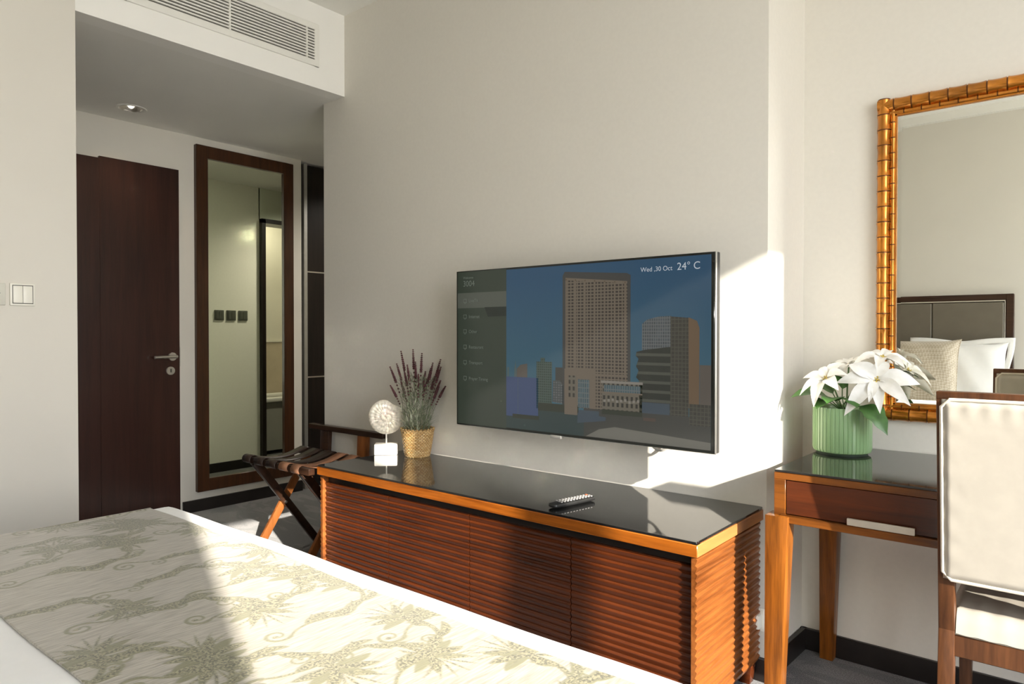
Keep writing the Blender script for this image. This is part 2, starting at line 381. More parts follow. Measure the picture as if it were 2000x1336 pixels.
# ------------------------------------------------------------------ room shell
struct('floor', MB().box(-5.4, 2.5, -1.3, 5.2, -0.1, 0.0), M['carpet'])
struct('ceiling', MB().box(-3.24, 2.5, -1.3, 3.0, ZC, ZC + 0.1), M['ceil'])
struct('wall_television', MB().prism([(XC, TVW), (-0.829, DW + 0.15), (-1.3, DW + 0.15), (-1.3, 2.54), (-3.33, 2.54), (-3.33, 3.43), (-3.45, 3.43), (-3.45, 2.44), (XE, TVW)], 'z', 0, ZC), M['wallpaper'], ang=20)
struct('wall_desk', MB().box(-0.90, 2.4, DW, DW + 0.15, 0, ZC), M['wallpaper'])
struct('wall_headboard', MB().box(-3.4, 2.4, HW - 0.15, HW, 0, ZC), M['wall'])
wl = MB(); wl.box(XK - 0.15, XK, HW - 0.1, 1.06, 0, ZC); struct('wall_left', wl, M['wall'])
wb = MB(); wb.box(XB - 0.1, XB, -1.1, 3.087, 0, ZS + 0.05); wb.box(-5.35, XB - 0.6, 3.0, 4.9, 0, ZS + 0.05); struct('wall_back', wb, M['wall'])
bk = MB(); bk.box(XK - 0.11, XK - 0.012, 1.0, TVW + 0.02, ZS - 0.0, ZC + 0.05)
struct('wall_bulkhead', bk, M['white'])
hc = MB(); qx, qy, qh = -4.38, 1.735, 0.058
for (a, b, c, d) in ((-5.4, qx - qh, -1.1, 5.1), (qx + qh, XK - 0.11, -1.1, 5.1), (qx - qh, qx + qh, -1.1, qy - qh), (qx - qh, qx + qh, qy + qh, 5.1)): hc.box(a, b, c, d, ZS, ZS + 0.08)
hc.box(qx - 0.1, qx + 0.1, qy - 0.1, qy + 0.1, ZS + 0.079, ZS + 0.1)
struct('ceiling_hall', hc, M['ceil'])
struct('wall_hall_end', MB().box(-5.35, -1.9, 4.85, 4.95, 0, ZS + 0.02), M['wall'])
struct('wall_entry_end', MB().box(-4.8, XK - 0.1, -1.15, -1.05, 0, ZS + 0.02), M['wall'])
dw = MB(); dw.box(-3.45, -3.33, 4.25, 4.9, 0, ZS); dw.box(-3.45, -3.33, 3.42, 4.26, 2.27, ZS); struct('wall_bathroom_door', dw, M['ltgreen'])
bw = MB(); bw.box(-2.5, -2.4, 2.6, 4.9, 1.13, ZS); struct('wall_bathroom', bw, M['bathw'])
bt = MB(); bt.box(-2.51, -2.4, 2.6, 4.9, 0, 1.13); bt.mi = 1; bt.box(-2.52, -2.4, 2.6, 4.9, 1.125, 1.145); struct('trim_1', bt, [M['tile'], M['bathw']])
struct('wall_bathroom_side', MB().box(-3.4, -2.4, 2.5, 2.62, 0, ZS), M['bathw'])
struct('ceiling_bathroom', MB().box(-3.35, -2.3, 2.5, 5.0, ZS, ZS + 0.08), M['ceil'])
# door frame of the bathroom
df = MB(); df.box(-3.50, -3.31, 3.425, 3.462, 0, 2.27); df.box(-3.50, -3.31, 4.215, 4.25, 0, 2.27); df.box(-3.50, -3.31, 3.425, 4.25, 2.235, 2.275)
struct('trim_2', df, M['ebony'])
# cornice of the headboard wall
struct('trim_3', MB().box(-3.2, 2.2, HW, HW + 0.05, ZC - 0.085, ZC), M['ceil'])
# baseboards
struct('baseboard_desk', MB().box(-0.84, 2.2, DW - 0.015, DW, 0, 0.082, 0.002), M['base'])
struct('baseboard_return', MB().prism([(-0.829, DW), (-0.814, DW), (XC + 0.015, TVW - 0.015), (XC, TVW - 0.015)], 'z', 0, 0.082), M['base'])
struct('baseboard_television', MB().box(XE, XC + 0.01, TVW - 0.015, TVW, 0, 0.082, 0.002), M['base'])
struct('baseboard_back', MB().box(XB, XB + 0.015, 2.16, 3.085, 0, 0.082, 0.002), M['base'])
struct('baseboard_left', MB().box(XK, XK + 0.015, HW, 1.06, 0, 0.082, 0.002), M['base'])
struct('baseboard_hall', MB().box(-3.465, -3.45, 2.45, 3.42, 0, 0.082, 0.002), M['base'])
struct('baseboard_headboard', MB().box(-3.2, 2.2, HW, HW + 0.015, 0, 0.082, 0.002), M['base'])
# window wall with floor to ceiling window
ww = MB(); WY0, WY1, WZ = -0.722, 1.384, 2.935
ww.box(XR, XR + 0.14, HW - 0.1, WY0, 0, ZC); ww.box(XR, XR + 0.14, WY1, DW + 0.1, 0, ZC); ww.box(XR, XR + 0.14, WY0 - 0.01, WY1 + 0.01, WZ, ZC + 0.02)
struct('wall_window', ww, M['wall'])
wf = MB(); wf.box(XR - 0.0, XR + 0.06, WY0, WY0 + 0.01, 0, WZ); wf.box(XR, XR + 0.06, WY1 - 0.01, WY1, 0, WZ); wf.box(XR, XR + 0.06, 0.423, 0.550, 0, WZ); wf.box(XR, XR + 0.06, WY0, WY1, 0, 0.03)
struct('window_1', wf, M['alum'])

# ------------------------------------------------------------------ hall: entrance door
door = MB(); door.box(XB, XB + 0.022, 1.22, 1.655, 0.01, 2.296, 0.001); door.box(XB, XB + 0.022, 1.655, 2.138, 0.01, 2.308, 0.001)
door = struct('door_1', door, M['door'])
hx = XB + 0.022
h = MB(); h.xform(Matrix.Identity(4))
def discx(mb, x0, x1, y, z, r, n=28):
    mb.tube([(x0, y, z), ((x0 + x1) / 2, y, z), (x1, y, z)], r, n); return mb
discx(h, hx, hx + 0.010, 2.088, 1.066, 0.027); h.tube([(hx, 2.088, 1.066), (hx + 0.05, 2.088, 1.066)], 0.010, 14)
h.tube([(hx + 0.05, 2.10, 1.066), (hx + 0.05, 2.06, 1.066), (hx + 0.05, 1.955, 1.064)], 0.0105, 16)
h.build('door_handle', M['steel'], door)
k_ = MB(); discx(k_, hx, hx + 0.010, 2.06 + 0.015, 0.973, 0.027); k_ = k_.build('lock_plate', M['steel'], door)
q = MB(); q.box(hx + 0.010, hx + 0.013, 2.070, 2.080, 0.962, 0.986, 0.001); q.build('keyhole', M['switchg'], k_)
lt = MB(); lt.box(hx - 0.02, hx + 0.002, 2.137, 2.141, 1.0, 1.13); lt.build('latch_plate', M['alum'], door)

# tall hall mirror
t = thing('hall_mirror', 'tall wall mirror in a flat dark walnut frame beside the entrance door', 'mirror', (XB, 2.62, 0.135))
y0, y1, z0, z1, fw = 2.249, 2.998, 0.135, 2.505, 0.083
def framex(x0, x1, y0, y1, z0, z1, fy, fz, bev=0.003):
    m = MB()
    m.box(x0, x1, y0, y0 + fy, z0, z1, bev); m.box(x0, x1, y1 - fy, y1, z0, z1, bev)
    m.box(x0, x1 - 0.0005, y0 + 0.004, y1 - 0.004, z0, z0 + fz, bev); m.box(x0, x1 - 0.0005, y0 + 0.004, y1 - 0.004, z1 - fz, z1, bev)
    return m
framex(XB, XB + 0.036, y0, y1, z0, z1, 0.083, 0.085).build('frame', M['mframe'], t)
MB().box(XB + 0.004, XB + 0.018, y0 + 0.07, y1 - 0.07, z0 + 0.07, z1 - 0.07).build('mirror_glass', M['mirrorg'], t)

# wardrobe at the far end of the hall
t = thing('wardrobe', 'built-in black wardrobe with dark panels split by thin metal strips', 'wardrobe', (-4.95, 3.7, 0))
MB().box(-5.25, -4.72, 3.088, 4.40, 0, 2.545, 0.002).build('cabinet_body', M['base'], t)
dr = MB(); dr.box(-4.72, -4.695, 3.155, 3.80, 0.06, 2.535, 0.001); dr = dr.build('door', M['ebony'], t)
for zz in (1.704, 0.876): st = MB(); st.box(-4.696, -4.690, 3.155, 3.80, zz - 0.005, zz + 0.005); st.build('metal_strip', M['steel'], dr)
pr = MB(); pr.box(-4.72, -4.685, 3.122, 3.152, 0.0, 2.545, 0.001); pr.build('edge_profile', M['alum'], dr)
dr = MB(); dr.box(-4.72, -4.695, 3.805, 4.39, 0.06, 2.535, 0.001); dr.build('door', M['ebony'], t)

# hall switches, seen in the mirror
sw = thing('dark_wall_switch', 'square dark wall switch, nearest the room of three seen in the hall mirror', 'light switch', (-3.45, 3.035, 1.38))
def swparts(t, y, z):
    MB().box(-3.462, -3.45, y - 0.043, y + 0.043, z - 0.045, z + 0.045, 0.003).build('cover_frame', M['switchg'], t)
    r = MB(); r.box(-3.466, -3.460, y - 0.032, y - 0.001, z - 0.033, z + 0.033, 0.001); r.box(-3.466, -3.460, y + 0.001, y + 0.032, z - 0.033, z + 0.033, 0.001)
    r.build('rocker', M['switchg'], t)
swparts(sw, 3.035, 1.38)
for i, (yy, lb) in enumerate(((3.147, 'square dark wall switch, middle one of three seen in the hall mirror'), (3.259, 'square dark wall switch, nearest the bathroom door of three seen in the hall mirror'))):
    r = sw.copy(); lnk(r); r.location = (-3.45, yy, 1.38); r['label'] = lb; r['group'] = 'dark switches reflected in the hall mirror'
    for c in sw.children:
        if c.parent == sw:
            d = c.copy(); lnk(d); d.parent = r
sw['group'] = 'dark switches reflected in the hall mirror'

# bathroom pieces seen through the reflected doorway
t = thing('bathtub', 'white bathtub with grey side panel seen through the reflected bathroom doorway', 'bathtub', (-2.8, 4.2, 0))
MB().box(-3.02, -2.54, 3.35, 4.84, 0.04, 0.53, 0.004).build('side_panel', M['tubside'], t)
rim = MB(); rim.box(-3.06, -2.98, 3.32, 4.84, 0.53, 0.575, 0.012, 2); rim.box(-2.60, -2.525, 3.32, 4.84, 0.53, 0.575, 0.012, 2)
rim.box(-3.0, -2.56, 3.32, 3.42, 0.53, 0.575, 0.012, 2); rim.box(-3.0, -2.56, 4.76, 4.84, 0.53, 0.575, 0.012, 2); rim.build('rim', M['tubm'], t)
fc = thing('bath_tap', 'chrome bath tap on the tub rim seen in the hall mirror', 'tap', (-3.01, 4.05, 0.575))
f = MB(); f.lathe([(0.022, 0), (0.022, 0.02), (0.015, 0.03), (0.015, 0.10), (0.02, 0.11), (0.0, 0.115)], (-3.01, 4.05, 0.575), 16); f.build('body', M['steel'], fc)
f = MB(); f.tube([(-3.01, 4.05, 0.66), (-2.97, 4.05, 0.69), (-2.92, 4.05, 0.68), (-2.90, 4.05, 0.65)], 0.011, 10); f.build('spout', M['steel'], fc)
f = MB(); f.tube([(-3.01, 4.05, 0.70), (-3.05, 4.07, 0.73)], 0.007, 8); f.build('lever', M['steel'], fc)
hs = thing('hand_shower', 'chrome hand shower resting beside the tap, seen in the hall mirror', 'hand shower', (-3.08, 4.12, 0.6))
MB().tube([(-3.075, 4.10, 0.62), (-3.08, 4.16, 0.50), (-3.085, 4.20, 0.32)], 0.009, 8).build('hose', M['steel'], hs)
MB().tube([(-3.075, 4.06, 0.61), (-3.075, 4.10, 0.625), (-3.075, 4.14, 0.62)], [0.018, 0.02, 0.012], 12).build('shower_head', M['steel'], hs)
tr = thing('toilet_roll', 'white toilet roll on the tub rim seen through the reflected doorway', 'toilet roll', (-2.80, 3.92, 0.70))
MB().tube([(-2.515, 3.93, 0.70), (-2.62, 3.93, 0.70)], [0.055, 0.055], 24).build('paper', M['linen'], tr)
MB().tube([(-2.51, 3.93, 0.70), (-2.64, 3.93, 0.70)], [0.016, 0.016], 12).build('holder', M['steel'], tr)
tr['label'] = 'white toilet roll on a wall holder seen through the reflected doorway'

# recessed hall downlight
dlx, dly = -4.38, 1.735
t = thing('ceiling_downlight', 'round chrome recessed downlight in the hall ceiling', 'downlight', (dlx, dly, ZS))
MB().lathe([(0.062, -0.001), (0.070, -0.004), (0.082, -0.004), (0.086, 0.0)], (dlx, dly, ZS), 40, cap=False).build('trim_ring', M['ventw'], t)
MB().lathe([(0.066, -0.003), (0.058, 0.004), (0.052, 0.03), (0.036, 0.055), (0.0, 0.06)], (dlx, dly, ZS), 32, cap=False, mod=lambda u, j: 1 + 0.03 * math.sin(u * 2 * PI * 12)).build('reflector', M['steel'], t)
bl = MB(); bl.sphere((dlx, dly, ZS + 0.02), 0.02, 14, (1, 1, 1)); bl.build('bulb', emit('warm_bulb', (1.0, 0.9, 0.75), 2.0), t)
ld = bpy.data.lights.new('hall_downlight_glow', 'SPOT'); ld.energy = 9; ld.spot_size = math.radians(110); ld.spot_blend = 0.8; ld.color = (1, 0.78, 0.5); ld.shadow_soft_size = 0.04
lo = bpy.data.objects.new('hall_downlight_glow', ld); lnk(lo); lo.location = (dlx, dly, ZS - 0.012)
for (hx_, hy_, he) in ((-4.05, 3.75, 90), (-4.0, 0.2, 8)):  # unseen lamps without fixtures, added to brighten the hall and its mirror view
    ld = bpy.data.lights.new('hall_fill_light', 'SPOT'); ld.energy = he; ld.spot_size = math.radians(150); ld.spot_blend = 0.9; ld.color = (1, 0.93, 0.82); ld.shadow_soft_size = 0.08
    lo = bpy.data.objects.new('hall_fill_light', ld); lnk(lo); lo.location = (hx_, hy_, ZS - 0.03)
ld = bpy.data.lights.new('bathroom_fill_light', 'AREA'); ld.energy = 12; ld.size = 0.3; ld.color = (1, 0.92, 0.8)  # unseen light without a fixture, added to brighten the mirrored bathroom
lo = bpy.data.objects.new('bathroom_fill_light', ld); lnk(lo); lo.location = (-2.95, 3.9, ZS - 0.02)

# ------------------------------------------------------------------ air vent on the bulkhead
t = thing('air_vent', 'long white air-conditioning grille with slats on the bulkhead', 'air vent', (XK, 1.74, 2.66))
v = MB(); vx = XK - 0.012
vy0, vy1, vz0, vz1 = 1.235, 2.248, 2.672, 2.902
v.box(vx, vx + 0.010, vy0, vy1, vz0, vz0 + 0.034, 0.002); v.box(vx, vx + 0.010, vy0, vy1, vz1 - 0.034, vz1, 0.002)
v.box(vx, vx + 0.0098, vy0, vy0 + 0.032, vz0, vz1, 0.002); v.box(vx, vx + 0.0098, vy1 - 0.030, vy1, vz0, vz1, 0.002); v.build('frame', M['ventw'], t)
MB().box(vx - 0.001, vx + 0.001, vy0 + 0.02, vy1 - 0.02, vz0 + 0.02, vz1 - 0.02).build('backing_mesh', M['ventd'], t)
n = 10
for i in range(n):
    z = vz0 + 0.045 + i * (vz1 - vz0 - 0.09) / (n - 1)
    s_ = MB(); s_.box(vx + 0.001, vx + 0.009, vy0 + 0.030, vy1 - 0.028, z - 0.0035, z + 0.0035); s_.build('slat', M['ventw'], t)
for y in (1.30, 1.735, 2.17):
    MB().box(vx + 0.001, vx + 0.0105, y - 0.004, y + 0.004, vz0 + 0.03, vz1 - 0.03).build('divider', M['ventw'], t)

# light switches left
t = thing('light_switch', 'white double rocker light switch on the left wall', 'light switch', (XK, 0.867, 1.372))
m = MB(); m.box(XK, XK + 0.009, 0.8245, 0.909, 1.3285, 1.416, 0.003, 2); m.build('cover_frame', M['plastic'], t)
for a, b in ((0.8345, 0.866), (0.8675, 0.899)):
    m = MB(); m.hexa((XK + 0.004, XK + 0.0125, a, b, 1.339), (XK + 0.004, XK + 0.010, a, b, 1.406), 0.001); m.build('rocker', M['plastic'], t)
m = MB(); m.box(XK + 0.0085, XK + 0.0093, 0.832, 0.9015, 1.336, 1.409); m.build('gap', M['switchg'], t)
t = thing('thermostat_plate', 'plain off-white wall plate partly cut by the left picture edge', 'wall plate', (XK, 0.77, 1.372))
MB().box(XK, XK + 0.008, 0.727, 0.811, 1.3285, 1.414, 0.003, 2).build('cover', M['plasticd'], t)
MB().tube([(XK + 0.007, 0.79, 1.375), (XK + 0.0095, 0.79, 1.375)], 0.004, 12).build('sensor', M['blackrub'], t)

# ------------------------------------------------------------------ bed
BX0, BX1, BY0, BY1, BZ, BR = -2.40, -0.42, -0.90, 1.083, 0.642, 0.05
def drape(s, t, off=0.0, L=0.42, puff=0.006, ridge=True):
    """s,t: cloth coordinates in metres; beyond the inset rectangle the cloth rolls over the edge"""
    ax0, ax1, ay0, ay1 = BX0 + BR, BX1 - BR, BY0 + BR, BY1 - BR
    cx = min(max(s, ax0), ax1); cyy = min(max(t, ay0), ay1)
    dx, dy = s - cx, t - cyy; d = math.hypot(dx, dy)
    r = BR + off
    if d < 1e-9: px, py, pz = s, t, BZ + off
    else:
        d = min(d, L); ux, uy = dx / math.hypot(dx, dy), dy / math.hypot(dx, dy)
        a = d / BR
        if a < PI / 2: f, g = r * math.sin(a), r * (1 - math.cos(a))
        else: f, g = r, r + (d - BR * PI / 2)
        px, py, pz = cx + ux * f, cyy + uy * f, BZ + off - g
        if a > 1.4:
            wv = 0.008 * min(1, (a - 1.4)) * math.sin((s + t) * 17) ; px += ux * wv; py += uy * wv
    edge = min(max(0, s - ax0) , max(0, ax1 - s), max(0, ay1 - t), 0.3) / 0.3
    pz += puff * (math.sin(s * 5.1 + 1.0) * math.sin(t * 4.3) * 0.6 + 0.4 * math.sin(s * 11 + t * 7)) * (1 if d < 1e-9 else 0.5)
    return (px, py, pz)
bed = thing('bed', 'large bed with white duvet and padded taupe headboard', 'bed', ((BX0 + BX1) / 2, 0.05, 0))
MB().box(BX0 + 0.03, BX1 - 0.03, BY0, BY1 - 0.03, 0.03, 0.34, 0.01, 2).build('bed_base', M['headfr'], bed)
MB().box(BX0 + 0.025, BX1 - 0.025, BY0, BY1 - 0.025, 0.345, 0.60, 0.04, 3).build('mattress', M['linen'], bed)
dv = MB(); dv.grid(lambda u, v: drape(BX0 - 0.30 + u * (BX1 - BX0 + 0.60), BY0 + BR + 0.25 + v * (BY1 - BY0 - BR - 0.25 + 0.26), 0, 0.42), 150, 130)
dv.build('duvet', M['linen'], bed, ang=80)
sh = MB(); sh.box(BX0 + 0.01, BX1 - 0.01, BY0 + 0.005, BY0 + BR + 0.40, 0.58, 0.635, 0.02, 2); sh.build('bottom_sheet', M['linen'], bed)
hb = MB(); hx0, hx1, hz = -2.43, -0.40, 1.525; yb0, yb1 = HW + 0.0, HW + 0.07
hb.box(hx0, hx0 + 0.05, yb0, yb1, 0.0, hz, 0.004); hb.box(hx1 - 0.05, hx1, yb0, yb1, 0.0, hz, 0.004); hb.box(hx0 + 0.04, hx1 - 0.04, yb0, yb1 - 0.001, hz - 0.045, hz, 0.004)
hb.box(hx0 + 0.04, hx1 - 0.04, yb0, yb1 - 0.02, 0.2, hz - 0.04)
hb = hb.build('headboard', M['headfr'], bed)
hp = MB()
npan = 4; wp = (hx1 - hx0 - 0.12) / npan
for i in range(npan):
    a = hx0 + 0.06 + i * wp
    hp.box(a + 0.001, a + wp - 0.001, yb1 - 0.035, yb1 + 0.004, 0.55, hz - 0.062, 0.010, 3)
hp.build('headboard_padding', M['headpan'], hb, ang=6)
pz_ = [(hx0 + 0.056, yb1 - 0.005, 0.55), (hx0 + 0.056, yb1 - 0.005, hz - 0.052), (hx1 - 0.056, yb1 - 0.005, hz - 0.052), (hx1 - 0.056, yb1 - 0.005, 0.55)]
MB().tube(pz_, 0.005, 8).build('headboard_piping', M['piping'], hb)

def pillow(name, label, cat, cx, cyp, cz, wd, ht, th, tilt, m, flange=0.0, rz=0.0, group=None):
    t = thing(name, label, cat, (cx, cyp, cz - ht / 2 * math.cos(tilt)), 0, group, local=True)
    b = MB()
    def surf(sgn):
        def fn(u, v):
            x = (u * 2 - 1); z = (v * 2 - 1)
            pinch = 1 - 0.08 * (1 - abs(x) ** 4) * abs(z) ** 3
            pin2 = 1 - 0.08 * (1 - abs(z) ** 4) * abs(x) ** 3
            k = max(0, (1 - abs(x) ** 3.2)) ** 0.55 * max(0, (1 - abs(z) ** 3.2)) ** 0.55
            wr = 0.004 * math.sin(x * 9 + z * 4) * k
            return (x * wd / 2 * pin2, sgn * (th / 2 * k + wr), z * ht / 2 * pinch)
        return fn
    b.grid(surf(1), 28, 28); b.grid(surf(-1), 28, 28)
    bmesh.ops.remove_doubles(b.bm, verts=b.bm.verts, dist=0.0005)
    R = Matrix.Translation((0, 0, ht / 2 * math.cos(tilt))) @ Matrix.Rotation(rz, 4, 'Y') @ Matrix.Rotation(tilt, 4, 'X')
    b.xform(R); body = b.build('pillow_body', m, t, ang=70)
    b = MB()
    fl = flange if flange else 0.004
    if flange:
        def fr(u, v):
            a = u * 2 * PI; c, s = math.cos(a), math.sin(a); k = 1 / max(abs(c), abs(s))
            x, z = c * k, s * k
            g = 1 + v * 2 * flange / wd * 1.0
            q = 0.90 + 0.10 * math.sin(2 * a) ** 2
            return (x * wd / 2 * (0.97 + v * 2 * flange / wd) * q, 0.008 * math.sin(a * 7) * v, z * ht / 2 * (0.96 + v * 2 * flange / ht) * q)
        b.grid(fr, 96, 3); b.xform(R); b.build('flange', m, t, ang=70, solid=0.004)
    else:
        pts = []
        for i in range(97):
            a = i / 96 * 2 * PI; c, s = math.cos(a), math.sin(a); k = 1 / max(abs(c), abs(s)); x, z = c * k, s * k
            pts.append((x * wd / 2 * (1 - 0.08 * (1 - abs(z) ** 4) * abs(x) ** 3), 0, z * ht / 2 * (1 - 0.08 * (1 - abs(x) ** 4) * abs(z) ** 3)))
        b.tube(pts, 0.004, 6, cap=False); b.xform(R); b.build('piping', m, t)
    return t
pillow('pillow', 'white flanged pillow propped against the headboard, seen in the gold mirror', 'pillow', -0.73, -0.79, 0.92, 0.62, 0.48, 0.17, math.radians(12), M['linen'], 0.045)
pillow('cushion', 'beige basketweave cushion in front of the white pillow, seen in the gold mirror', 'cushion', -0.965, -0.53, 0.915, 0.54, 0.54, 0.18, math.radians(14), M['cushion'])

# ---- floral runner
RY0, RY1 = 0.415, 0.985
def runner():
    L = 0.30
    sx0, sx1 = BX0 - 0.22, BX1 + 0.22
    nu, nv = 900, 230
    us = np.linspace(sx0, sx1, nu + 1); vs = np.linspace(RY0, RY1, nv + 1)
    U, V = np.meshgrid(us, vs, indexing='ij')
    mot = np.zeros_like(U); core = np.zeros_like(U)
    rs = np.random.RandomState(11)
    def stroke(pts, w0, w1, cw=0.5):
        pts = np.array(pts); n = len(pts)
        x0, x1 = pts[:, 0].min() - 0.05, pts[:, 0].max() + 0.05; y0, y1 = pts[:, 1].min() - 0.05, pts[:, 1].max() + 0.05
        i0, i1 = np.searchsorted(us, x0), np.searchsorted(us, x1); j0, j1 = np.searchsorted(vs, y0), np.searchsorted(vs, y1)
        if i1 <= i0 or j1 <= j0: return
        u = U[i0:i1, j0:j1]; v = V[i0:i1, j0:j1]; best = np.full_like(u, -9.0)
        for k in range(n):
            tt = k / max(1, n - 1); wk = w0 + (w1 - w0) * tt if w1 is not None else w0 * math.sin(PI * min(1, 0.08 + tt * 0.9)) ** 0.8
            d = np.hypot(u - pts[k, 0], v - pts[k, 1]); best = np.maximum(best, (wk - d))
        e = np.clip(best / 0.0022 + 0.5, 0, 1); mot[i0:i1, j0:j1] = np.maximum(mot[i0:i1, j0:j1], e)
        c = np.clip((best - w0 * cw) / 0.003 + 0.5, 0, 1) if cw >= 0 else 0
        core[i0:i1, j0:j1] = np.maximum(core[i0:i1, j0:j1], c)
    def curl(x, y, a, R, sgn, turns=1.25, w=0.006, n=70):
        """stem arriving at (x,y) heading a, winding inward"""
        pts = []; px, py, h = x, y, a
        for k in range(n):
            tt = k / n; r = R * (1 - 0.82 * tt); stp = turns * 2 * PI / n * r
            px += math.cos(h) * stp; py += math.sin(h) * stp; h += sgn * turns * 2 * PI / n; pts.append((px, py))
        stroke(pts, w, w * 0.4, 0.9)
        stroke([pts[-1]], w * 1.3, w * 1.3, 0.2)
    def leaf(x, y, a, L_, W, bend=0.5, cw=0.25):
        pts = []; h = a; px, py = x, y; n = 26
        for k in range(n):
            px += math.cos(h) * L_ / n; py += math.sin(h) * L_ / n; h += bend / n; pts.append((px, py))
        stroke(pts, W, None, cw); return px, py, h
    def flower(x, y, a, S):
        """side view of an open bloom: fringed petals fanning from a cup"""
        for k, da in enumerate((-1.25, -0.75, -0.25, 0.25, 0.75, 1.25)):
            leaf(x, y, a + da, S * (1.0 - 0.07 * abs(k - 2.5)), S * 0.14, 0.6 * (1 if da > 0 else -1), 0.95 if k % 2 else 0.25)
        for k in range(7):
            leaf(x + math.cos(a) * S * 0.35, y + math.sin(a) * S * 0.35, a + (k - 3) * 0.33, S * 0.98, S * 0.034, 0.3 * (k - 3) / 3, 0.0)
        leaf(x - math.cos(a) * S * 0.25, y - math.sin(a) * S * 0.25, a, S * 0.5, S * 0.10, 0, 0.0)
        leaf(x, y, a + 2.3, S * 0.6, S * 0.05, 0.9, 0.2); leaf(x, y, a - 2.3, S * 0.6, S * 0.05, -0.9, 0.2)
    def swirl(x, y, a, S, sgn):
        """long thick-thin scroll stem with acanthus leaves, a bloom and curls"""
        pts = []; h = a; px, py = x, y; n = 120; marks = []
        for k in range(n):
            tt = k / n; px += math.cos(h) * S / n; py += math.sin(h) * S / n
            h += sgn * (2.3 * math.cos(tt * PI * 1.5)) / n * 1.6; pts.append((px, py)); marks.append((px, py, h))
        stroke(pts, 0.0034, 0.0065, 0.7)
        stroke(pts[20:84], 0.0120, None, 0.35)
        for f, s_ in ((0.16, 1), (0.30, -1), (0.46, 1), (0.62, -1), (0.80, 1)):
            qx, qy, qh = marks[int(f * n)]
            leaf(qx, qy, qh + s_ * 0.6, S * 0.24, S * 0.034, -s_ * 1.1, 0.42)
            leaf(qx, qy, qh + s_ * 0.25, S * 0.17, S * 0.016, s_ * 0.8, 0.3)
            if rs.rand() < 0.35: curl(qx, qy, qh - s_ * 0.5, S * 0.06, -s_, 1.2, 0.0034)
        qx, qy, qh = marks[-1]; flower(qx, qy, qh, S * 0.27)
        curl(x, y, a + PI, S * 0.085, sgn, 1.35, 0.0050)
    x = sx0 - 0.05; row = 0
    while x < sx1 + 0.1:
        for y in ((RY0 - 0.06, RY0 + 0.20, RY0 + 0.46) if row % 2 == 0 else (RY0 - 0.19, RY0 + 0.07, RY0 + 0.33)):
            S = 0.30 + 0.06 * rs.rand(); sg = 1 if rs.rand() < 0.5 else -1
            a = PI / 2 + rs.randn() * 0.15 - sg * 0.8
            swirl(x + rs.randn() * 0.02, y + rs.randn() * 0.02, a, S, sg)
        x += 0.165; row += 1
    verts = np.empty(((nu + 1) * (nv + 1), 3)); i = 0
    for a in range(nu + 1):
        for b in range(nv + 1):
            verts[i] = drape(us[a], vs[b], 0.007, 0.42, 0.006); i += 1
    idx = np.arange((nu + 1) * (nv + 1)).reshape(nu + 1, nv + 1)
    f = np.stack([idx[:-1, :-1], idx[1:, :-1], idx[1:, 1:], idx[:-1, 1:]], -1).reshape(-1, 4)
    me = bpy.data.meshes.new('bed_runner'); me.from_pydata(verts.tolist(), [], f.tolist()); me.update()
    for nm, arr in (('motif', mot), ('core', core)):
        at = me.attributes.new(nm, 'FLOAT', 'POINT'); at.data.foreach_set('value', arr.astype(np.float32).ravel())
    me.polygons.foreach_set('use_smooth', [True] * len(me.polygons))
    me.materials.append(M['runner'])
    o = bpy.data.objects.new('bed_runner', me); lnk(o)
    md = o.modifiers.new('thickness', 'SOLIDIFY'); md.thickness = 0.004; md.offset = -1
    tag(o, 'beige bed runner with olive floral scroll pattern lying across the bed', 'bed runner')
runner()

# ------------------------------------------------------------------ low console under the television
CX0, CX1, CY0, CZ = -2.722, -0.856, 1.878, 0.613
con = thing('media_console', 'long low mahogany console with ribbed doors and black glass top', 'cabinet', ((CX0 + CX1) / 2, 2.15, 0))
g = MB(); g.box(CX0 + 0.003, CX1 - 0.003, CY0 + 0.003, TVW - 0.003, CZ - 0.008, CZ, 0.001); g.build('glass_top', M['glass'], con)
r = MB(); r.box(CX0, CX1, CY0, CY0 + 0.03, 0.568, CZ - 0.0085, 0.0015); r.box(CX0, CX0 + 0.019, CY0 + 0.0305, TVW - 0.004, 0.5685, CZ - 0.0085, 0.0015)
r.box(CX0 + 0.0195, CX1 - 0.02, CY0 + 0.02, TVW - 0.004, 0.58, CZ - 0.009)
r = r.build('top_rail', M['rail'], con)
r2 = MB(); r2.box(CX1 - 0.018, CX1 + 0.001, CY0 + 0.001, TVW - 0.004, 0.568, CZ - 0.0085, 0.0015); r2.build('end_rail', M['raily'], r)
c = MB(); c.box(CX0 + 0.03, CX1 - 0.022, CY0 + 0.045, TVW - 0.02, 0.085, 0.585); c.build('carcass', M['base'], con)
def flute(z0, z1, pitch, depth, sub=8):
    pts = []; n = int(round((z1 - z0) / pitch)); p = (z1 - z0) / n; prf = ((0, 0), (0.3, 0.44), (0.58, 0.82), (0.70, 0.98), (0.79, 0.97), (0.88, 0.55), (0.95, 0.15))
    for i in range(n):
        for k, h_ in prf: pts.append((z0 + p * (i + k), depth * h_))
    pts.append((z1, depth)); return pts
fl = flute(0.085, 0.533, 0.0225, 0.0062)
divs = [CX0 + 0.006, -2.254, -1.787, -1.320, CX1 - 0.020]
for i in range(4):
    d = MB(); a, b = divs[i] + 0.002, divs[i + 1] - 0.002
    yb_ = CY0 + 0.034
    pr = [(yb_ + 0.012, 0.085)] + [(yb_ - d_ , z) for z, d_ in fl] + [(yb_ + 0.012, 0.533)]
    d.prism(pr, 'x', a, b); d.build('door', M['cw'], con, ang=30)
fl2 = flute(0.075, 0.562, 0.0225, 0.0062)
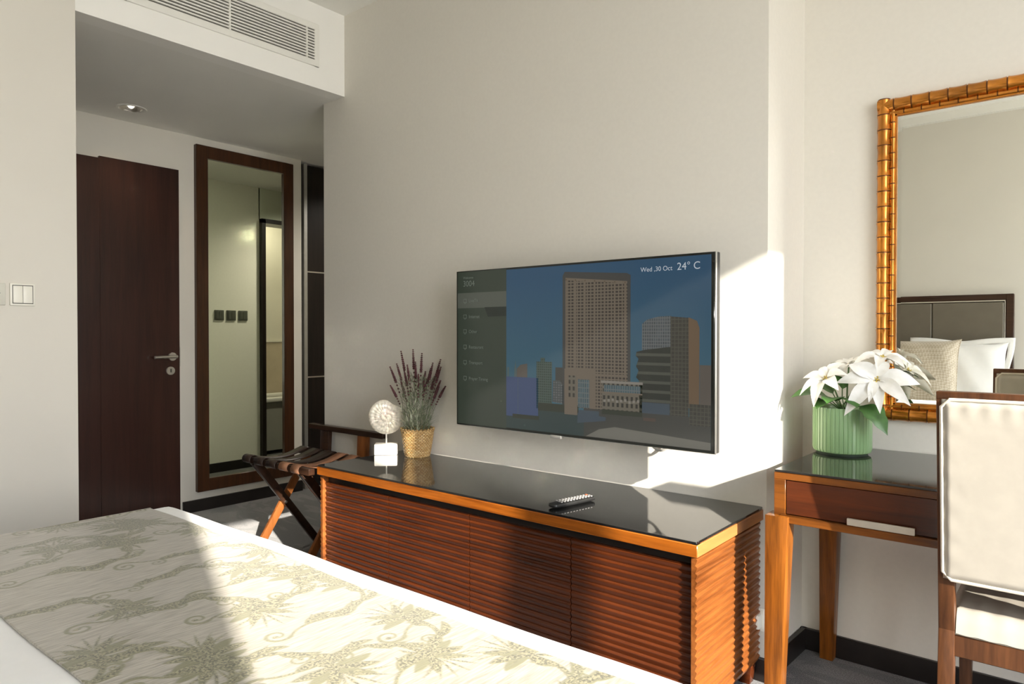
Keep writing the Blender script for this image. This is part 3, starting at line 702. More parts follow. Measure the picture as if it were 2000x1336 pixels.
for xs, sg, m_ in ((CX1 - 0.012, 1, M['cwy']), (CX0 + 0.012, -1, M['cwy'])):
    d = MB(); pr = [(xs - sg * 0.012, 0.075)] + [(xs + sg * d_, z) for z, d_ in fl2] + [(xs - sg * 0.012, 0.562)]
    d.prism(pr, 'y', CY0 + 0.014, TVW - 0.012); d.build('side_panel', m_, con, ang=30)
for (x, y) in ((CX0 + 0.04, CY0 + 0.06), (CX1 - 0.075, CY0 + 0.06), (CX0 + 0.04, TVW - 0.06), (CX1 - 0.06, TVW - 0.045)):
    l = MB(); l.hexa((x, x + 0.035, y - 0.015, y + 0.02, 0.0), (x - 0.004, x + 0.045, y - 0.02, y + 0.025, 0.084), 0.002); l.build('leg', M['cw'], con)

# remote control
t = thing('remote_control', 'black remote control lying on the console glass', 'remote control', (-1.392, 2.02, CZ), math.radians(-12), local=True)
b = MB()
def rem(u, v):
    y = (u - 0.5) * 0.205; a = v * 2 * PI; e = math.cos((u - 0.5) * PI) ** 0.12 if 0 < u < 1 else 0.0
    x = 0.024 * math.copysign(abs(math.cos(a)) ** 0.6, math.cos(a)) * e; z = 0.0105 + 0.0095 * math.copysign(abs(math.sin(a)) ** 0.7, math.sin(a)) * e
    return (x, y, z + 0.006 * (u ** 2) * 0)
b.grid(rem, 30, 24); bmesh.ops.remove_doubles(b.bm, verts=b.bm.verts, dist=0.0002); b.build('casing', M['black'], t, ang=60)
for i in range(11):
    for j in range(3):
        b = MB(); y = 0.082 - i * 0.0145; x = (j - 1) * 0.0125
        b.box(x - 0.0042, x + 0.0042, y - 0.0035, y + 0.0035, 0.0185, 0.0222, 0.001)
        b.build('button', M['red'] if (i == 0 and j == 0) else M['blackrub'], t)

# shell disc sculpture
t = thing('disc_sculpture', 'round white shell-like disc sculpture on a white block', 'sculpture', (-2.697, 2.270, CZ), math.radians(44), local=True)
b = MB(); b.box(-0.057, 0.057, -0.036, 0.036, 0.0, 0.054, 0.004, 2); b.build('block', M['stone'], t)
MB().tube([(0, 0, 0.05), (0, 0, 0.11)], 0.004, 10).build('rod', M['stone'], t)
def disc_outline(a):
    r = 0.088
    # bite taken from the upper right
    d = (a - math.radians(62)); d = (d + PI) % (2 * PI) - PI
    return r * (1 - 0.20 * math.exp(-(d / 0.42) ** 2))
b = MB(); nr, na = 14, 96; cz = 0.188
for sgn in (1, -1):
    def fn(u, v, sgn=sgn):
        a = u * 2 * PI; rr = v * disc_outline(a)
        rib = 0.0022 * math.sin(a * 26 + v * 5) * v + 0.003 * math.sin((v * 3.2 + u) * 2 * PI)
        th = 0.011 * max(0.0, 1 - v ** 6) ** 0.5 + (rib if v < 0.98 else 0) * (1 - v ** 8)
        return (math.cos(a) * rr, -sgn * th, cz + math.sin(a) * rr)
    b.grid(fn, na, nr)
bmesh.ops.remove_doubles(b.bm, verts=b.bm.verts, dist=0.0004)
b.build('disc', mat('shell_white', (0.74, 0.68, 0.56), 0.6, 0.16, 90, 0.4), t, ang=60)

# lavender in a woven basket
LX, LY = -2.535, 2.332
t = thing('potted_lavender', 'artificial lavender in a woven straw basket on the console', 'potted plant', (LX, LY, CZ), 0, local=True)
b = MB(); prof = []
for i in range(45):
    z = 0.128 * i / 44; prof.append((0.060 + 0.021 * (i / 44) ** 0.8, z))
b.lathe([(0.0, 0.0)] + prof + [(0.083, 0.133), (0.078, 0.134), (0.074, 0.115), (0.0, 0.110)], (0, 0, 0), 132,
        mod=lambda u, j: 1 + (0.022 * math.sin(u * 2 * PI * 22 + (PI if (j // 3) % 2 else 0)) if 0 < j < 46 else 0), cap=False)
b.build('basket', M['wicker'], t, ang=80)
b = MB()
for i in range(26):
    a = i / 26 * 2 * PI
    b.tube([(0.081 * math.cos(a) * 1.0, 0.081 * math.sin(a), 0.128), (0.082 * math.cos(a + 0.18), 0.082 * math.sin(a + 0.18), 0.139), (0.081 * math.cos(a + 0.36), 0.081 * math.sin(a + 0.36), 0.128)], 0.0035, 6)
b.build('braided_rim', M['wicker'], t)
rl = random.Random(5)
def blade(b, p, d, L, wd, droop=0.3, n=5, up=Vector((0, 0, 1))):
    p = Vector(p); d = Vector(d).normalized(); sd = d.cross(up);
    if sd.length < 1e-3: sd = Vector((1, 0, 0))
    sd.normalize(); prev = None
    for i in range(n + 1):
        tt = i / n; w_ = wd * math.sin(PI * min(0.97, 0.12 + tt * 0.85)) ** 0.7
        c = p + d * L * tt - Vector((0, 0, 1)) * droop * L * tt * tt
        v1, v2 = b.bm.verts.new(c - sd * w_), b.bm.verts.new(c + sd * w_)
        if prev: b._f((prev[0], prev[1], v2, v1))
        prev = (v1, v2)
for key, num, zr, mt in (('foliage', 620, (0.12, 0.38), M['lavl']), ('silvery_foliage', 170, (0.12, 0.27), M['lavl2'])):
    b = MB()
    for i in range(num):
        a = rl.random() * 2 * PI; rr = 0.062 * math.sqrt(rl.random()); z = zr[0] + (zr[1] - zr[0]) * rl.random() ** 1.3
        if key != 'foliage': a = math.radians(-150 + rl.random() * 110); rr = 0.03 + 0.04 * rl.random()
        k = 1 + (z - 0.12) * 2.0
        blade(b, (rr * k * math.cos(a), rr * k * math.sin(a), z), (math.cos(a) * 0.7 + rl.gauss(0, 0.4), math.sin(a) * 0.7 + rl.gauss(0, 0.4), 0.9), 0.035 + 0.03 * rl.random(), 0.0017, 0.25)
    b.build(key, mt, t, ang=180)
    t.children and None
# camera-right direction in the plan is (0.77, 0.64)
cr_, sr_ = 0.7709, 0.6369
stems = [(-0.086, 0.517, 0.032), (-0.026, 0.525, 0.031), (0.027, 0.508, -0.036), (0.08, 0.461, -0.034), (0.14, 0.477, 0.023), (0.136, 0.44, 0.015), (0.129, 0.373, 0.01), (0.151, 0.347, -0.017), (-0.136, 0.44, 0.005), (-0.103, 0.455, 0.006), (-0.134, 0.348, 0.004), (0.043, 0.419, -0.028), (-0.049, 0.45, -0.008), (0.045, 0.382, -0.01), (-0.067, 0.419, 0.014), (0.1, 0.393, 0.035), (0.062, 0.432, 0.031), (-0.01, 0.465, 0.001), (-0.08, 0.368, -0.007), (0.108, 0.342, -0.02), (0.01, 0.406, -0.037)]
for (sx, hh, dd) in stems:
    st_ = MB()
    bx, by = sx * 0.30 * cr_, sx * 0.30 * sr_
    ex, ey = sx * cr_ - dd * sr_, sx * sr_ + dd * cr_
    if LY + ey > TVW - 0.02: ey = TVW - 0.02 - LY
    P0, P2 = Vector((bx, by, 0.11)), Vector((ex, ey, 0.0 + hh)); P1 = Vector((bx + (ex - bx) * 0.32, by + (ey - by) * 0.32, 0.11 + (hh - 0.11) * 0.55))
    def bez(u): return P0 * (1 - u) ** 2 + P1 * 2 * u * (1 - u) + P2 * u * u
    st_.tube([bez(k / 12) for k in range(13)], 0.0012, 5)
    for k in range(8):
        u = 0.2 + 0.35 * k / 8; p = bez(u); a = rl.random() * 6.28; blade(st_, p, (math.cos(a), math.sin(a), 1.6), 0.022, 0.0011, 0.2, 3)
    so = st_.build('flower_stem', M['lavl'], t, ang=180)
    fb = MB()
    for k in range(16):
        u = 0.60 + 0.40 * k / 15; p = bez(u); r_ = (0.0054 if k > 4 else 0.0038) * (1 - 0.45 * (k / 15) ** 3)
        if k < 6 and k % 2: continue
        for m_ in range(4):
            a = m_ * PI / 2 + k * 0.8; fb.sphere(p + Vector((math.cos(a) * r_ * 0.7, math.sin(a) * r_ * 0.7, 0)), r_ * 0.8, 5, (1, 1, 1.4))
    fb.build('flower_spike', M['lavf'], so, ang=180)

# ------------------------------------------------------------------ television
TX0, TX1, TY, TZ0, TZ1 = -2.186, -0.961, 2.25, 0.808, 1.500
tv = thing('television', 'large flat television on the wall showing a city skyline menu', 'television', ((TX0 + TX1) / 2, TY + 0.02, TZ0))
b = MB(); b.box(TX0, TX1 - 0.0, TY + 0.003, TY + 0.036, TZ0, TZ1, 0.003, 2); b.build('casing', M['black'], tv)
b = MB(); b.box(TX0 + 0.25, TX1 - 0.25, TY + 0.036, TY + 0.075, TZ0 + 0.12, TZ1 - 0.18, 0.01, 2); b.build('back_cover', M['black'], tv)
b = MB(); b.box(-1.75, -1.40, TY + 0.07, TVW, 1.02, 1.30, 0.004); b.build('wall_bracket', M['black'], tv)
b = MB(); b.box(TX1 - 0.004, TX1 + 0.0006, TY + 0.001, TY + 0.009, TZ0 + 0.001, TZ1 - 0.001, 0.001); b.box(TX0 + 0.002, TX1, TY + 0.004, TY + 0.012, TZ0 - 0.0015, TZ0 + 0.002); b.build('metal_edge', M['alum'], tv)
b = MB(); b.box(-1.658, -1.605, TY - 0.003, TY + 0.02, TZ0 - 0.011, TZ0 + 0.002, 0.002, 2); b.build('sensor_badge', M['alum'], tv)
b = MB(); b.box(TX0 + 0.001, TX1 - 0.005, TY, TY + 0.006, TZ0 + 0.001, TZ1 - 0.001, 0.0008); scr = b.build('screen', mat('screen_glass', (0.006, 0.007, 0.006), 0.10, 0.0, 5), tv)
ES = 0.68
pal = dict(
    sky=emit('screen_sky', (0.050, 0.150, 0.160), ES, c2=(0.012, 0.070, 0.145), vert=(-0.35 + 0.02, 0.65)),
    side=emit('screen_sidebar', (0.028, 0.042, 0.028), ES), hl=emit('screen_highlight', (0.085, 0.095, 0.075), ES), dk=emit('screen_dark', (0.010, 0.018, 0.013), ES),
    shadow=emit('screen_tower_edge', (0.045, 0.045, 0.042), ES), tower=emit('screen_tower', (0.042, 0.032, 0.025), ES, c2=(0.155, 0.125, 0.090), brick=(0.0155, 0.0125, 0.0026)),
    tan=emit('screen_stone', (0.150, 0.118, 0.085), ES), tan2=emit('screen_shaft', (0.135, 0.085, 0.045), ES), glassb=emit('screen_blue_glass', (0.05, 0.10, 0.12), ES, c2=(0.12, 0.14, 0.14), brick=(0.01, 0.02, 0.002)),
    mid=emit('screen_terrace', (0.026, 0.024, 0.018), ES, c2=(0.13, 0.115, 0.085), brick=(0.020, 0.026, 0.0055)), roofl=emit('screen_roof', (0.22, 0.20, 0.17), ES),
    mesh=emit('screen_lattice', (0.060, 0.075, 0.085), ES, c2=(0.13, 0.14, 0.14), brick=(0.009, 0.012, 0.0014)), cyl=emit('screen_cylinder', (0.014, 0.020, 0.014), ES, c2=(0.060, 0.065, 0.050), brick=(0.5, 0.0335, 0.0055)),
    grid=emit('screen_curtain_wall', (0.036, 0.036, 0.026), ES, c2=(0.060, 0.057, 0.042), brick=(0.014, 0.014, 0.0016)), based=emit('screen_street', (0.038, 0.040, 0.034), ES), rb=emit('screen_block', (0.095, 0.080, 0.065), ES),
    green=emit('screen_green_tower', (0.020, 0.045, 0.032), ES, c2=(0.055, 0.085, 0.070), brick=(0.010, 0.010, 0.002)), wht=emit('screen_pale_tower', (0.12, 0.13, 0.13), ES, c2=(0.05, 0.06, 0.06), brick=(0.012, 0.010, 0.002)),
    bill=emit('screen_billboard', (0.058, 0.100, 0.150), ES, c2=(0.034, 0.062, 0.150), vert=(-0.29, -0.10)), water=emit('screen_water', (0.018, 0.040, 0.040), ES), trees=emit('screen_trees', (0.018, 0.026, 0.014), ES),
    boat=emit('screen_boats', (0.040, 0.062, 0.085), ES), ghost=emit('screen_distant_tower', (0.070, 0.105, 0.105), ES), promenade=emit('screen_promenade', (0.15, 0.145, 0.12), ES), crowd=emit('screen_crowd', (0.07, 0.045, 0.035), ES))
names = list(pal); pic = MB()
def poly(key, pts, lay):
    pic.mi = names.index(key)
    y = TY - 0.00015 - lay * 0.00012
    pic._f([pic.bm.verts.new((TX0 + x / 1000, y, TZ0 + 0.001 + z / 1000)) for x, z in pts])
def rc(key, x0, z0, x1, z1, lay): poly(key, [(x0, z0), (x1, z0), (x1, z1), (x0, z1)], lay)
rc('sky', 295, 10, 1209, 682, 0); rc('side', 8, 6, 295, 686, 0); rc('hl', 8, 524, 295, 592, 1); poly('dk', [(170, 526), (295, 526), (295, 486), (190, 484)], 2)
rc('water', 295, 10, 700, 100, 1); rc('ghost', 300, 226, 310, 268, 1); poly('ghost', [(338, 226), (340, 265), (346, 300), (350, 265), (352, 226)], 1); poly('rb', [(352, 226), (352, 262), (372, 280), (409, 286), (409, 226)], 1)
rc('green', 457, 104, 536, 296, 2); rc('green', 478, 296, 500, 312, 2); poly('wht', [(538, 135), (592, 130), (592, 200), (576, 222), (541, 222)], 2); rc('based', 553, 205, 591, 275, 1); rc('trees', 465, 96, 665, 128, 3); rc('trees', 330, 55, 470, 72, 3)
rc('bill', 295, 62, 466, 228, 2); rc('ghost', 358, 66, 360, 224, 3)
poly('shadow', [(588, 120), (896, 120), (896, 628), (880, 636), (598, 656), (588, 640)], 2); poly('tower', [(602, 120), (885, 120), (882, 606), (602, 632)], 3)
poly('tan', [(602, 632), (882, 606), (882, 598), (602, 622)], 4); rc('tan', 602, 248, 882, 256, 4)
for i in range(7): rc('tan', 602 + i * 44.5, 256, 609 + i * 44.5, 600 + (7 - i) * 4, 4)
rc('tan', 598, 90, 660, 272, 5); rc('tan', 660, 232, 745, 272, 5); rc('tan', 716, 112, 745, 232, 5); rc('mid', 618, 160, 654, 245, 6); rc('glassb', 662, 122, 716, 231, 6)
rc('mid', 773, 100, 946, 226, 6); rc('roofl', 768, 222, 948, 232, 7); rc('glassb', 782, 190, 938, 216, 7); rc('tan', 760, 184, 946, 190, 7)
poly('mesh', [(944, 350), (1060, 358), (1060, 474), (1010, 472), (965, 462), (944, 446)], 5); poly('cyl', [(934, 110), (1060, 110), (1060, 364), (960, 352), (922, 344), (918, 330), (930, 318), (920, 290), (930, 275), (920, 250), (932, 238)], 6)
poly('grid', [(1058, 80), (1128, 80), (1126, 466), (1058, 472)], 7); poly('tan2', [(1128, 150), (1167, 150), (1167, 430), (1158, 455), (1126, 468)], 7); rc('rb', 1168, 150, 1209, 302, 4)
rc('based', 690, 10, 1209, 120, 8); rc('boat', 665, 84, 760, 112, 9); rc('trees', 773, 104, 946, 122, 9); rc('crowd', 950, 92, 1000, 104, 9); rc('boat', 945, 120, 1056, 160, 8); rc('grid', 1130, 90, 1209, 165, 9)
poly('boat', [(660, 60), (790, 78), (790, 92), (662, 100)], 10); poly('promenade', [(700, 12), (760, 44), (830, 58), (1209, 36), (1209, 10)], 9)
for i in range(9): rc('roofl', 780 + i * 18, 150 + (i % 3) * 3, 790 + i * 18, 160 + (i % 3) * 3, 8)
pic.build('screen_picture', [pal[n_] for n_ in names], scr, ang=180)
def text(body, x, z, size, m, name='screen_text', par=scr):
    cu = bpy.data.curves.new('tmp', 'FONT'); cu.body = body; cu.size = size; cu.align_x = 'LEFT'
    o = bpy.data.objects.new('tmp', cu); lnk(o)
    dg = bpy.context.evaluated_depsgraph_get(); me = bpy.data.meshes.new_from_object(o.evaluated_get(dg)); bpy.data.objects.remove(o)
    org = ORG[par.name]
    me.transform(Matrix.Translation(Vector((TX0 + x / 1000, TY - 0.0018, TZ0 + z / 1000)) - org) @ Matrix.Rotation(PI / 2, 4, 'X'))
    me.materials.append(m); o = bpy.data.objects.new(name, me); lnk(o); o.parent = par; ORG[o.name] = org; return o
tl = emit('screen_text_bright', (0.42, 0.45, 0.48), 1.0); td = emit('screen_text_dim', (0.105, 0.12, 0.10), 1.0)
text('Wed ,30 Oct', 938, 637, 0.0235, tl); text('24\u00b0 C', 1082, 636, 0.037, tl)
text('Welcome', 42, 655, 0.016, td); text('3004', 42, 622, 0.036, td)
for (s_, z) in (('LiveTV', 551), ('Internet', 480), ('Other', 414), ('Restaurant', 345), ('Transport', 276), ('Prayer Timing', 205)):
    text(s_, 78, z, 0.020, td)
ic = MB()
for z in (556, 486, 420, 351, 282, 211):
    c0 = (TX0 + 0.055, TY - 0.0018, TZ0 + z / 1000)
    for (x0, x1, za, zb) in ((-0.010, 0.010, 0.008, 0.010), (-0.010, 0.010, -0.007, -0.005), (-0.010, -0.008, -0.007, 0.010), (0.008, 0.010, -0.007, 0.010), (-0.004, 0.004, -0.011, -0.009)):
        ic._f([ic.bm.verts.new((c0[0] + a, c0[1], c0[2] + b_2)) for a, b_2 in ((x0, za), (x1, za), (x1, zb), (x0, zb))])
ic.build('menu_icons', td, scr, ang=180)
# cable loop behind the television
b = MB(); pts = [(-1.345 + 0.2 * k / 24, 2.395, 0.80 + 0.09 - 0.118 * math.sin(PI * k / 24)) for k in range(25)]
b.tube([(-1.345, 2.395, 1.1)] + pts + [(-1.145, 2.395, 1.1)], 0.005, 8)
tag(b.build('cable_loop', M['cable']), 'grey cable hanging in a loop below the television', 'cable')
# plug
t = thing('wall_plug', 'white plug in a wall socket right of the console near the desk leg', 'plug', (-0.860, TVW, 0.20))
b = MB(); b.box(-0.93, -0.849, TVW - 0.008, TVW, 0.175, 0.255, 0.002); b.build('socket_plate', M['plastic'], t)
b = MB(); b.box(-0.884, -0.856, TVW - 0.04, TVW - 0.006, 0.19, 0.24, 0.005, 2); b.build('plug_body', M['plastic'], t)

# ------------------------------------------------------------------ luggage rack
RX0, RX1 = -3.54, -2.92
t = thing('luggage_rack', 'folding wooden luggage rack with brown leather straps beside the console', 'luggage rack', ((RX0 + RX1) / 2, 2.18, 0))
fy, by_, rz_ = 1.985, 2.33, 0.535
b = MB(); b.bar((RX0, fy, rz_), (RX1, fy, rz_), 0.036, 0.034, bev=0.004); b.build('front_rail', M['dkwood'], t)
b = MB(); b.bar((RX0 , by_, rz_), (RX1, by_, rz_), 0.036, 0.034, bev=0.004); b.build('rear_rail', M['dkwood'], t)
for x in (RX0 + 0.09, RX1 - 0.08):
    for (ya, za, yb2, zb2, dx, mm) in ((fy, rz_ - 0.01, by_ + 0.04, 0.015, 0.013, M['dkwood']), (by_, rz_ - 0.01, fy + 0.01, 0.015, -0.013, M['racklit'])):
        b = MB(); b.bar((x + dx, ya, za), (x + dx, yb2, zb2), 0.022, 0.042, up=(1, 0, 0) if False else (0, 1, 0), bev=0.003); lg = b.build('leg', mm, t)
    b = MB(); b.tube([(x - 0.028, 2.16, 0.278), (x + 0.028, 2.16, 0.278)], 0.008, 12); b.build('pivot_bolt', M['alum'], t)
    b = MB(); b.bar((x - 0.035, fy, rz_ - 0.02), (x - 0.035, by_ + 0.01, 0.06), 0.003, 0.012, up=(0, 1, 0)); b.build('metal_brace', M['alum'], t)
b = MB(); b.bar((RX0 + 0.09, 2.02, 0.06), (RX1 - 0.08, 2.02, 0.06), 0.02, 0.03, bev=0.002); b.build('stretcher', M['dkwood'], t)
strap_x = [(RX0 + 0.045, 0.078, 'strapd'), (RX0 + 0.165, 0.088, 'strapd'), (RX0 + 0.285, 0.088, 'strapd'), (RX0 + 0.40, 0.075, 'strapt'), (RX0 + 0.505, 0.068, 'strapt')]
for (x, wd, mk) in strap_x:
    b = MB(); V = []
    prof = []
    for k in range(7):
        a = PI * 1.25 - k / 6 * PI * 0.95 ; prof.append((fy + 0.0245 * math.cos(a), rz_ + 0.0235 * math.sin(a)))
    for k in range(1, 12):
        u = k / 12; prof.append((fy + 0.012 + (by_ - fy - 0.024) * u, rz_ + 0.0235 - 0.035 * math.sin(PI * u) ** 0.8))
    for k in range(7):
        a = PI * 0.7 - k / 6 * PI * 0.95; prof.append((by_ + 0.0245 * math.cos(a), rz_ + 0.0235 * math.sin(a)))
    out = [(y, z) for y, z in prof]
    for i in range(len(out) - 1):
        (ya, za), (yb2, zb2) = out[i], out[i + 1]
        vs_ = [b.bm.verts.new(p) for p in ((x - wd / 2, ya, za), (x + wd / 2, ya, za), (x + wd / 2, yb2, zb2), (x - wd / 2, yb2, zb2))]; b._f(vs_)
    bmesh.ops.remove_doubles(b.bm, verts=b.bm.verts, dist=0.0001)
    b.build('strap', M[mk], t, ang=70, solid=0.004)
b = MB(); b.box(-3.505, -2.838, 2.36, 2.40, 0.662, 0.692, 0.003); b.build('back_guard', M['dkwood'], t)
for x in (-3.36, -3.02):
    b = MB(); b.hexa((x - 0.036, x + 0.036, 2.355, 2.385, 0.40), (x - 0.040, x + 0.040, 2.37, 2.395, 0.665), 0.003); b.build('guard_post', M['racklit'] if x > -3.2 else M['dkwood'], t)

# ------------------------------------------------------------------ gold framed mirror
GX0, GX1, GZ0, GZ1 = -0.577, 0.30, 0.908, 2.057
t = thing('gold_mirror', 'large wall mirror in a gilt bamboo-look frame above the desk', 'mirror', ((GX0 + GX1) / 2, DW, GZ0))
def bamboo(p, q, R, n, ry=1.0):
    """one bamboo length with n segments"""
    p, q = Vector(p), Vector(q); b = MB(); d = q - p
    for i in range(n):
        pts, rad = [], []
        for k in range(9):
            u = k / 8; pts.append(p + d * ((i + 0.04 + 0.92 * u) / n)); rad.append(R * (0.93 + 0.10 * abs(2 * u - 1) ** 3))
        b.tube(pts, rad, 14, cap=True)
        b.mi = 1
        c_ = p + d * ((i + 1.0) / n); b.tube([p + d * ((i + 0.955) / n), p + d * ((i + 1.045) / n)], R * 0.90, 14); b.mi = 0
    return b
yg = DW - 0.020
fr = MB()
ob = []
for (p, q, n_) in (((GX0 + 0.024, 0, GZ0 + 0.003), (GX0 + 0.024, 0, GZ1 - 0.003), 21), ((GX1 - 0.024, 0, GZ0 + 0.003), (GX1 - 0.024, 0, GZ1 - 0.003), 21),
                   ((GX0 + 0.003, 0, GZ0 + 0.024), (GX1 - 0.003, 0, GZ0 + 0.024), 16), ((GX0 + 0.003, 0, GZ1 - 0.024), (GX1 - 0.003, 0, GZ1 - 0.024), 16)):
    p = (p[0], yg, p[2]); q = (q[0], yg, q[2])
    bamboo(p, q, 0.0225, n_).build('bamboo_moulding', [M['gold'], M['goldd']], t, ang=50)
    s1 = (1 if p[0] < 0 and p[0] == q[0] else -1) if p[0] == q[0] else 0; s2 = 0 if s1 else (1 if p[2] < 1.5 else -1)
    o1 = Vector((s1 * 0.029, 0.0, s2 * 0.029)); tr_ = 0.03
    p2 = Vector(p) + o1 + Vector((0 if s1 else tr_, 0, tr_ if s1 else 0)); q2 = Vector(q) + o1 - Vector((0 if s1 else tr_, 0, tr_ if s1 else 0))
    bamboo(p2, q2, 0.0085, n_ - 1).build('inner_reed', [M['gold'], M['goldd']], t, ang=50)
lip = MB(); g0, g1, h0, h1 = GX0 + 0.058, GX1 - 0.058, GZ0 + 0.058, GZ1 - 0.058
for (a, b2, c_, d_) in ((g0, g0 + 0.008, h0, h1), (g1 - 0.008, g1, h0, h1), (g0, g1, h0, h0 + 0.008), (g0, g1, h1 - 0.008, h1)): lip.box(a, b2, DW - 0.022, DW - 0.004, c_, d_, 0.001)
lip.build('inner_lip', M['gold'], t)
gl = MB(); bv = 0.022; ym0, ym1 = DW - 0.0125, DW - 0.016
A = [(g0 + 0.004, h0 + 0.004), (g1 - 0.004, h0 + 0.004), (g1 - 0.004, h1 - 0.004), (g0 + 0.004, h1 - 0.004)]; B = [(g0 + bv, h0 + bv), (g1 - bv, h0 + bv), (g1 - bv, h1 - bv), (g0 + bv, h1 - bv)]
va = [gl.bm.verts.new((x, ym0 - 0.0025, z)) for x, z in A]; vb = [gl.bm.verts.new((x, ym1, z)) for x, z in B]; vc = [gl.bm.verts.new((x, DW - 0.004, z)) for x, z in A]
f_ = gl._f(vb); f_.smooth = False
for i in range(4): gl._f((va[i], va[(i + 1) % 4], vb[(i + 1) % 4], vb[i])).smooth = False; gl._f((vc[i], vc[(i + 1) % 4], va[(i + 1) % 4], va[i]))
gl._f(vc[::-1])
gl.build('mirror_glass', M['mirror'], t, ang=0.1)

# ------------------------------------------------------------------ desk
DZ = 0.80; DX0, DX1, DY0, DY1 = -0.732, 0.62, 2.160, DW - 0.004
t = thing('writing_desk', 'walnut writing desk with black glass top and tapered legs', 'desk', ((DX0 + DX1) / 2, 2.47, 0))
b = MB(); b.box(DX0 + 0.001, DX1 - 0.001, DY0 + 0.001, DY1, DZ - 0.007, DZ, 0.001); b.build('glass_top', M['glass'], t)
b = MB(); b.box(DX0, DX1, DY0, DY0 + 0.03, 0.772, DZ - 0.0073, 0.001); b.box(DX0, DX0 + 0.03, DY0 + 0.0305, DY1, 0.7725, DZ - 0.0073, 0.001); b.box(DX0 + 0.01, DX1, DY0 + 0.02, DY1, 0.775, DZ - 0.008)
b.box(DX0, DX0 + 0.034, DY0 + 0.001, DY0 + 0.05, 0.66, 0.773, 0.001); b.box(DX0 + 0.001, DX0 + 0.02, DY0 + 0.051, DY1 - 0.02, 0.66, 0.772, 0.001); b.box(-0.17, -0.14, DY0 + 0.001, DY0 + 0.03, 0.64, 0.773, 0.001)
b.box(DX0 + 0.02, DX1, DY0 - 0.006, DY0 + 0.03, 0.641, 0.664, 0.001); b.box(DX1 - 0.03, DX1, DY0 + 0.001, DY1 - 0.02, 0.66, 0.773); b.box(DX0 + 0.03, DX1 - 0.02, DY1 - 0.04, DY1 - 0.02, 0.65, 0.775)
b.build('frame', M['desk'], t)
for (a, c_) in ((DX0 + 0.036, -0.172), (-0.138, DX1 - 0.034)):
    b = MB(); b.box(a, c_, DY0 + 0.004, DY0 + 0.025, 0.667, 0.7705, 0.001); dr = b.build('drawer', M['drawer'], t)
    b = MB(); xm = (a + c_) / 2; b.box(xm - 0.086, xm + 0.086, DY0 - 0.014, DY0 - 0.006, 0.667, 0.687, 0.001); b.box(xm - 0.07, xm - 0.06, DY0 - 0.008, DY0 + 0.004, 0.672, 0.682); b.box(xm + 0.06, xm + 0.07, DY0 - 0.008, DY0 + 0.004, 0.672, 0.682); b.build('handle', mat('pale_metal', (0.62, 0.56, 0.47), 0.35, 0.04, 20, metal=0.6), dr)
for (x, sx) in ((DX0 - 0.020, 1), (DX1 + 0.020, -1)):
    for (y, sy) in ((DY0 - 0.022, 1), (DY1 - 0.004, -1)):
        b = MB(); w1, w0 = 0.068, 0.046
        b.hexa(tuple([min(x, x + sx * w0), max(x, x + sx * w0), min(y, y + sy * w0), max(y, y + sy * w0), 0.0]), tuple([min(x, x + sx * w1), max(x, x + sx * w1), min(y, y + sy * w1), max(y, y + sy * w1), 0.661]), 0.0015); b.build('leg', M['deskz'], t)

# ------------------------------------------------------------------ chair
CHX0, CHX1 = -0.283, 0.180; yt = 2.02
t = thing('desk_chair', 'cream leather desk chair with dark walnut frame pulled up to the desk', 'chair', ((CHX0 + CHX1) / 2, 2.2, 0))
def yb_at(z): return yt + (1.075 - z) * 0.105 if z > 0.45 else yt + 0.066 - (0.45 - z) * 0.10
def slab(x0, x1, z0, z1, o0, o1, bev=0.002, nz=1):
    b = bmesh.new(); V = []
    for z in (z0, z1): V.append([b.verts.new(p) for p in ((x0, yb_at(z) + o0, z), (x1, yb_at(z) + o0, z), (x1, yb_at(z) + o1, z), (x0, yb_at(z) + o1, z))])
    a, c = V; b.faces.new(a[::-1]); b.faces.new(c)
    for i in range(4): b.faces.new((a[i], a[(i + 1) % 4], c[(i + 1) % 4], c[i]))
    bmesh.ops.bevel(b, geom=list(b.edges), offset=bev, segments=2, profile=0.5, affect='EDGES'); return b
for x in (CHX0, CHX1 - 0.036):
    b = MB(); b.merge(slab(x, x + 0.036, 0.45, 1.058, 0.0, 0.036)); b.merge(slab(x, x + 0.036, 0.0, 0.455, 0.0, 0.036)); b.build('rear_leg', M['chairw'], t)
b = MB(); b.merge(slab(CHX0, CHX1, 1.054, 1.075, -0.001, 0.037)); b.build('top_rail', M['chairw'], t)
# padded back with piping
px0, px1, pz0, pz1 = CHX0 + 0.012, CHX1 - 0.012, 0.592, 1.056
for (sgn, off, nm) in ((-1, -0.002, 'back_padding'), (1, 0.038, 'front_padding')):
    b = MB()
    def fn(u, v, sgn=sgn, off=off):
        x = px0 + (px1 - px0) * u; z = pz0 + (pz1 - pz0) * v
        e = min(u, 1 - u, v * 1.0, (1 - v) * 1.0); k = min(1, e / 0.035) ** 0.5 if e > 0 else 0
        wr = 0.0012 * math.sin(x * 150 + 2 * math.sin(z * 20)) * max(0, 1 - (1 - v) / 0.13) * k + 0.0008 * math.sin(z * 90 + x * 30) * max(0, 1 - u / 0.12) * k
        return (x, yb_at(z) + off + sgn * (0.012 * k + wr), z)
    b.grid(fn, 90, 90); pad = b.build(nm, M['leather'], t, ang=80)
    ring = [(px0, pz0), (px1, pz0), (px1, pz1), (px0, pz1)]; pts = []
    for i in range(4):
        (xa, za), (xb2, zb2) = ring[i], ring[(i + 1) % 4]
        for k in range(12):
            u = (k + 0.5) / 12; pts.append((xa + (xb2 - xa) * u, za + (zb2 - za) * u))
    pts.append(pts[0]); pts.append(pts[1])
    MB().tube([(x, yb_at(z) + off + sgn * 0.005, z) for x, z in pts], 0.0045, 8, cap=False).build('piping', M['piping'], pad)
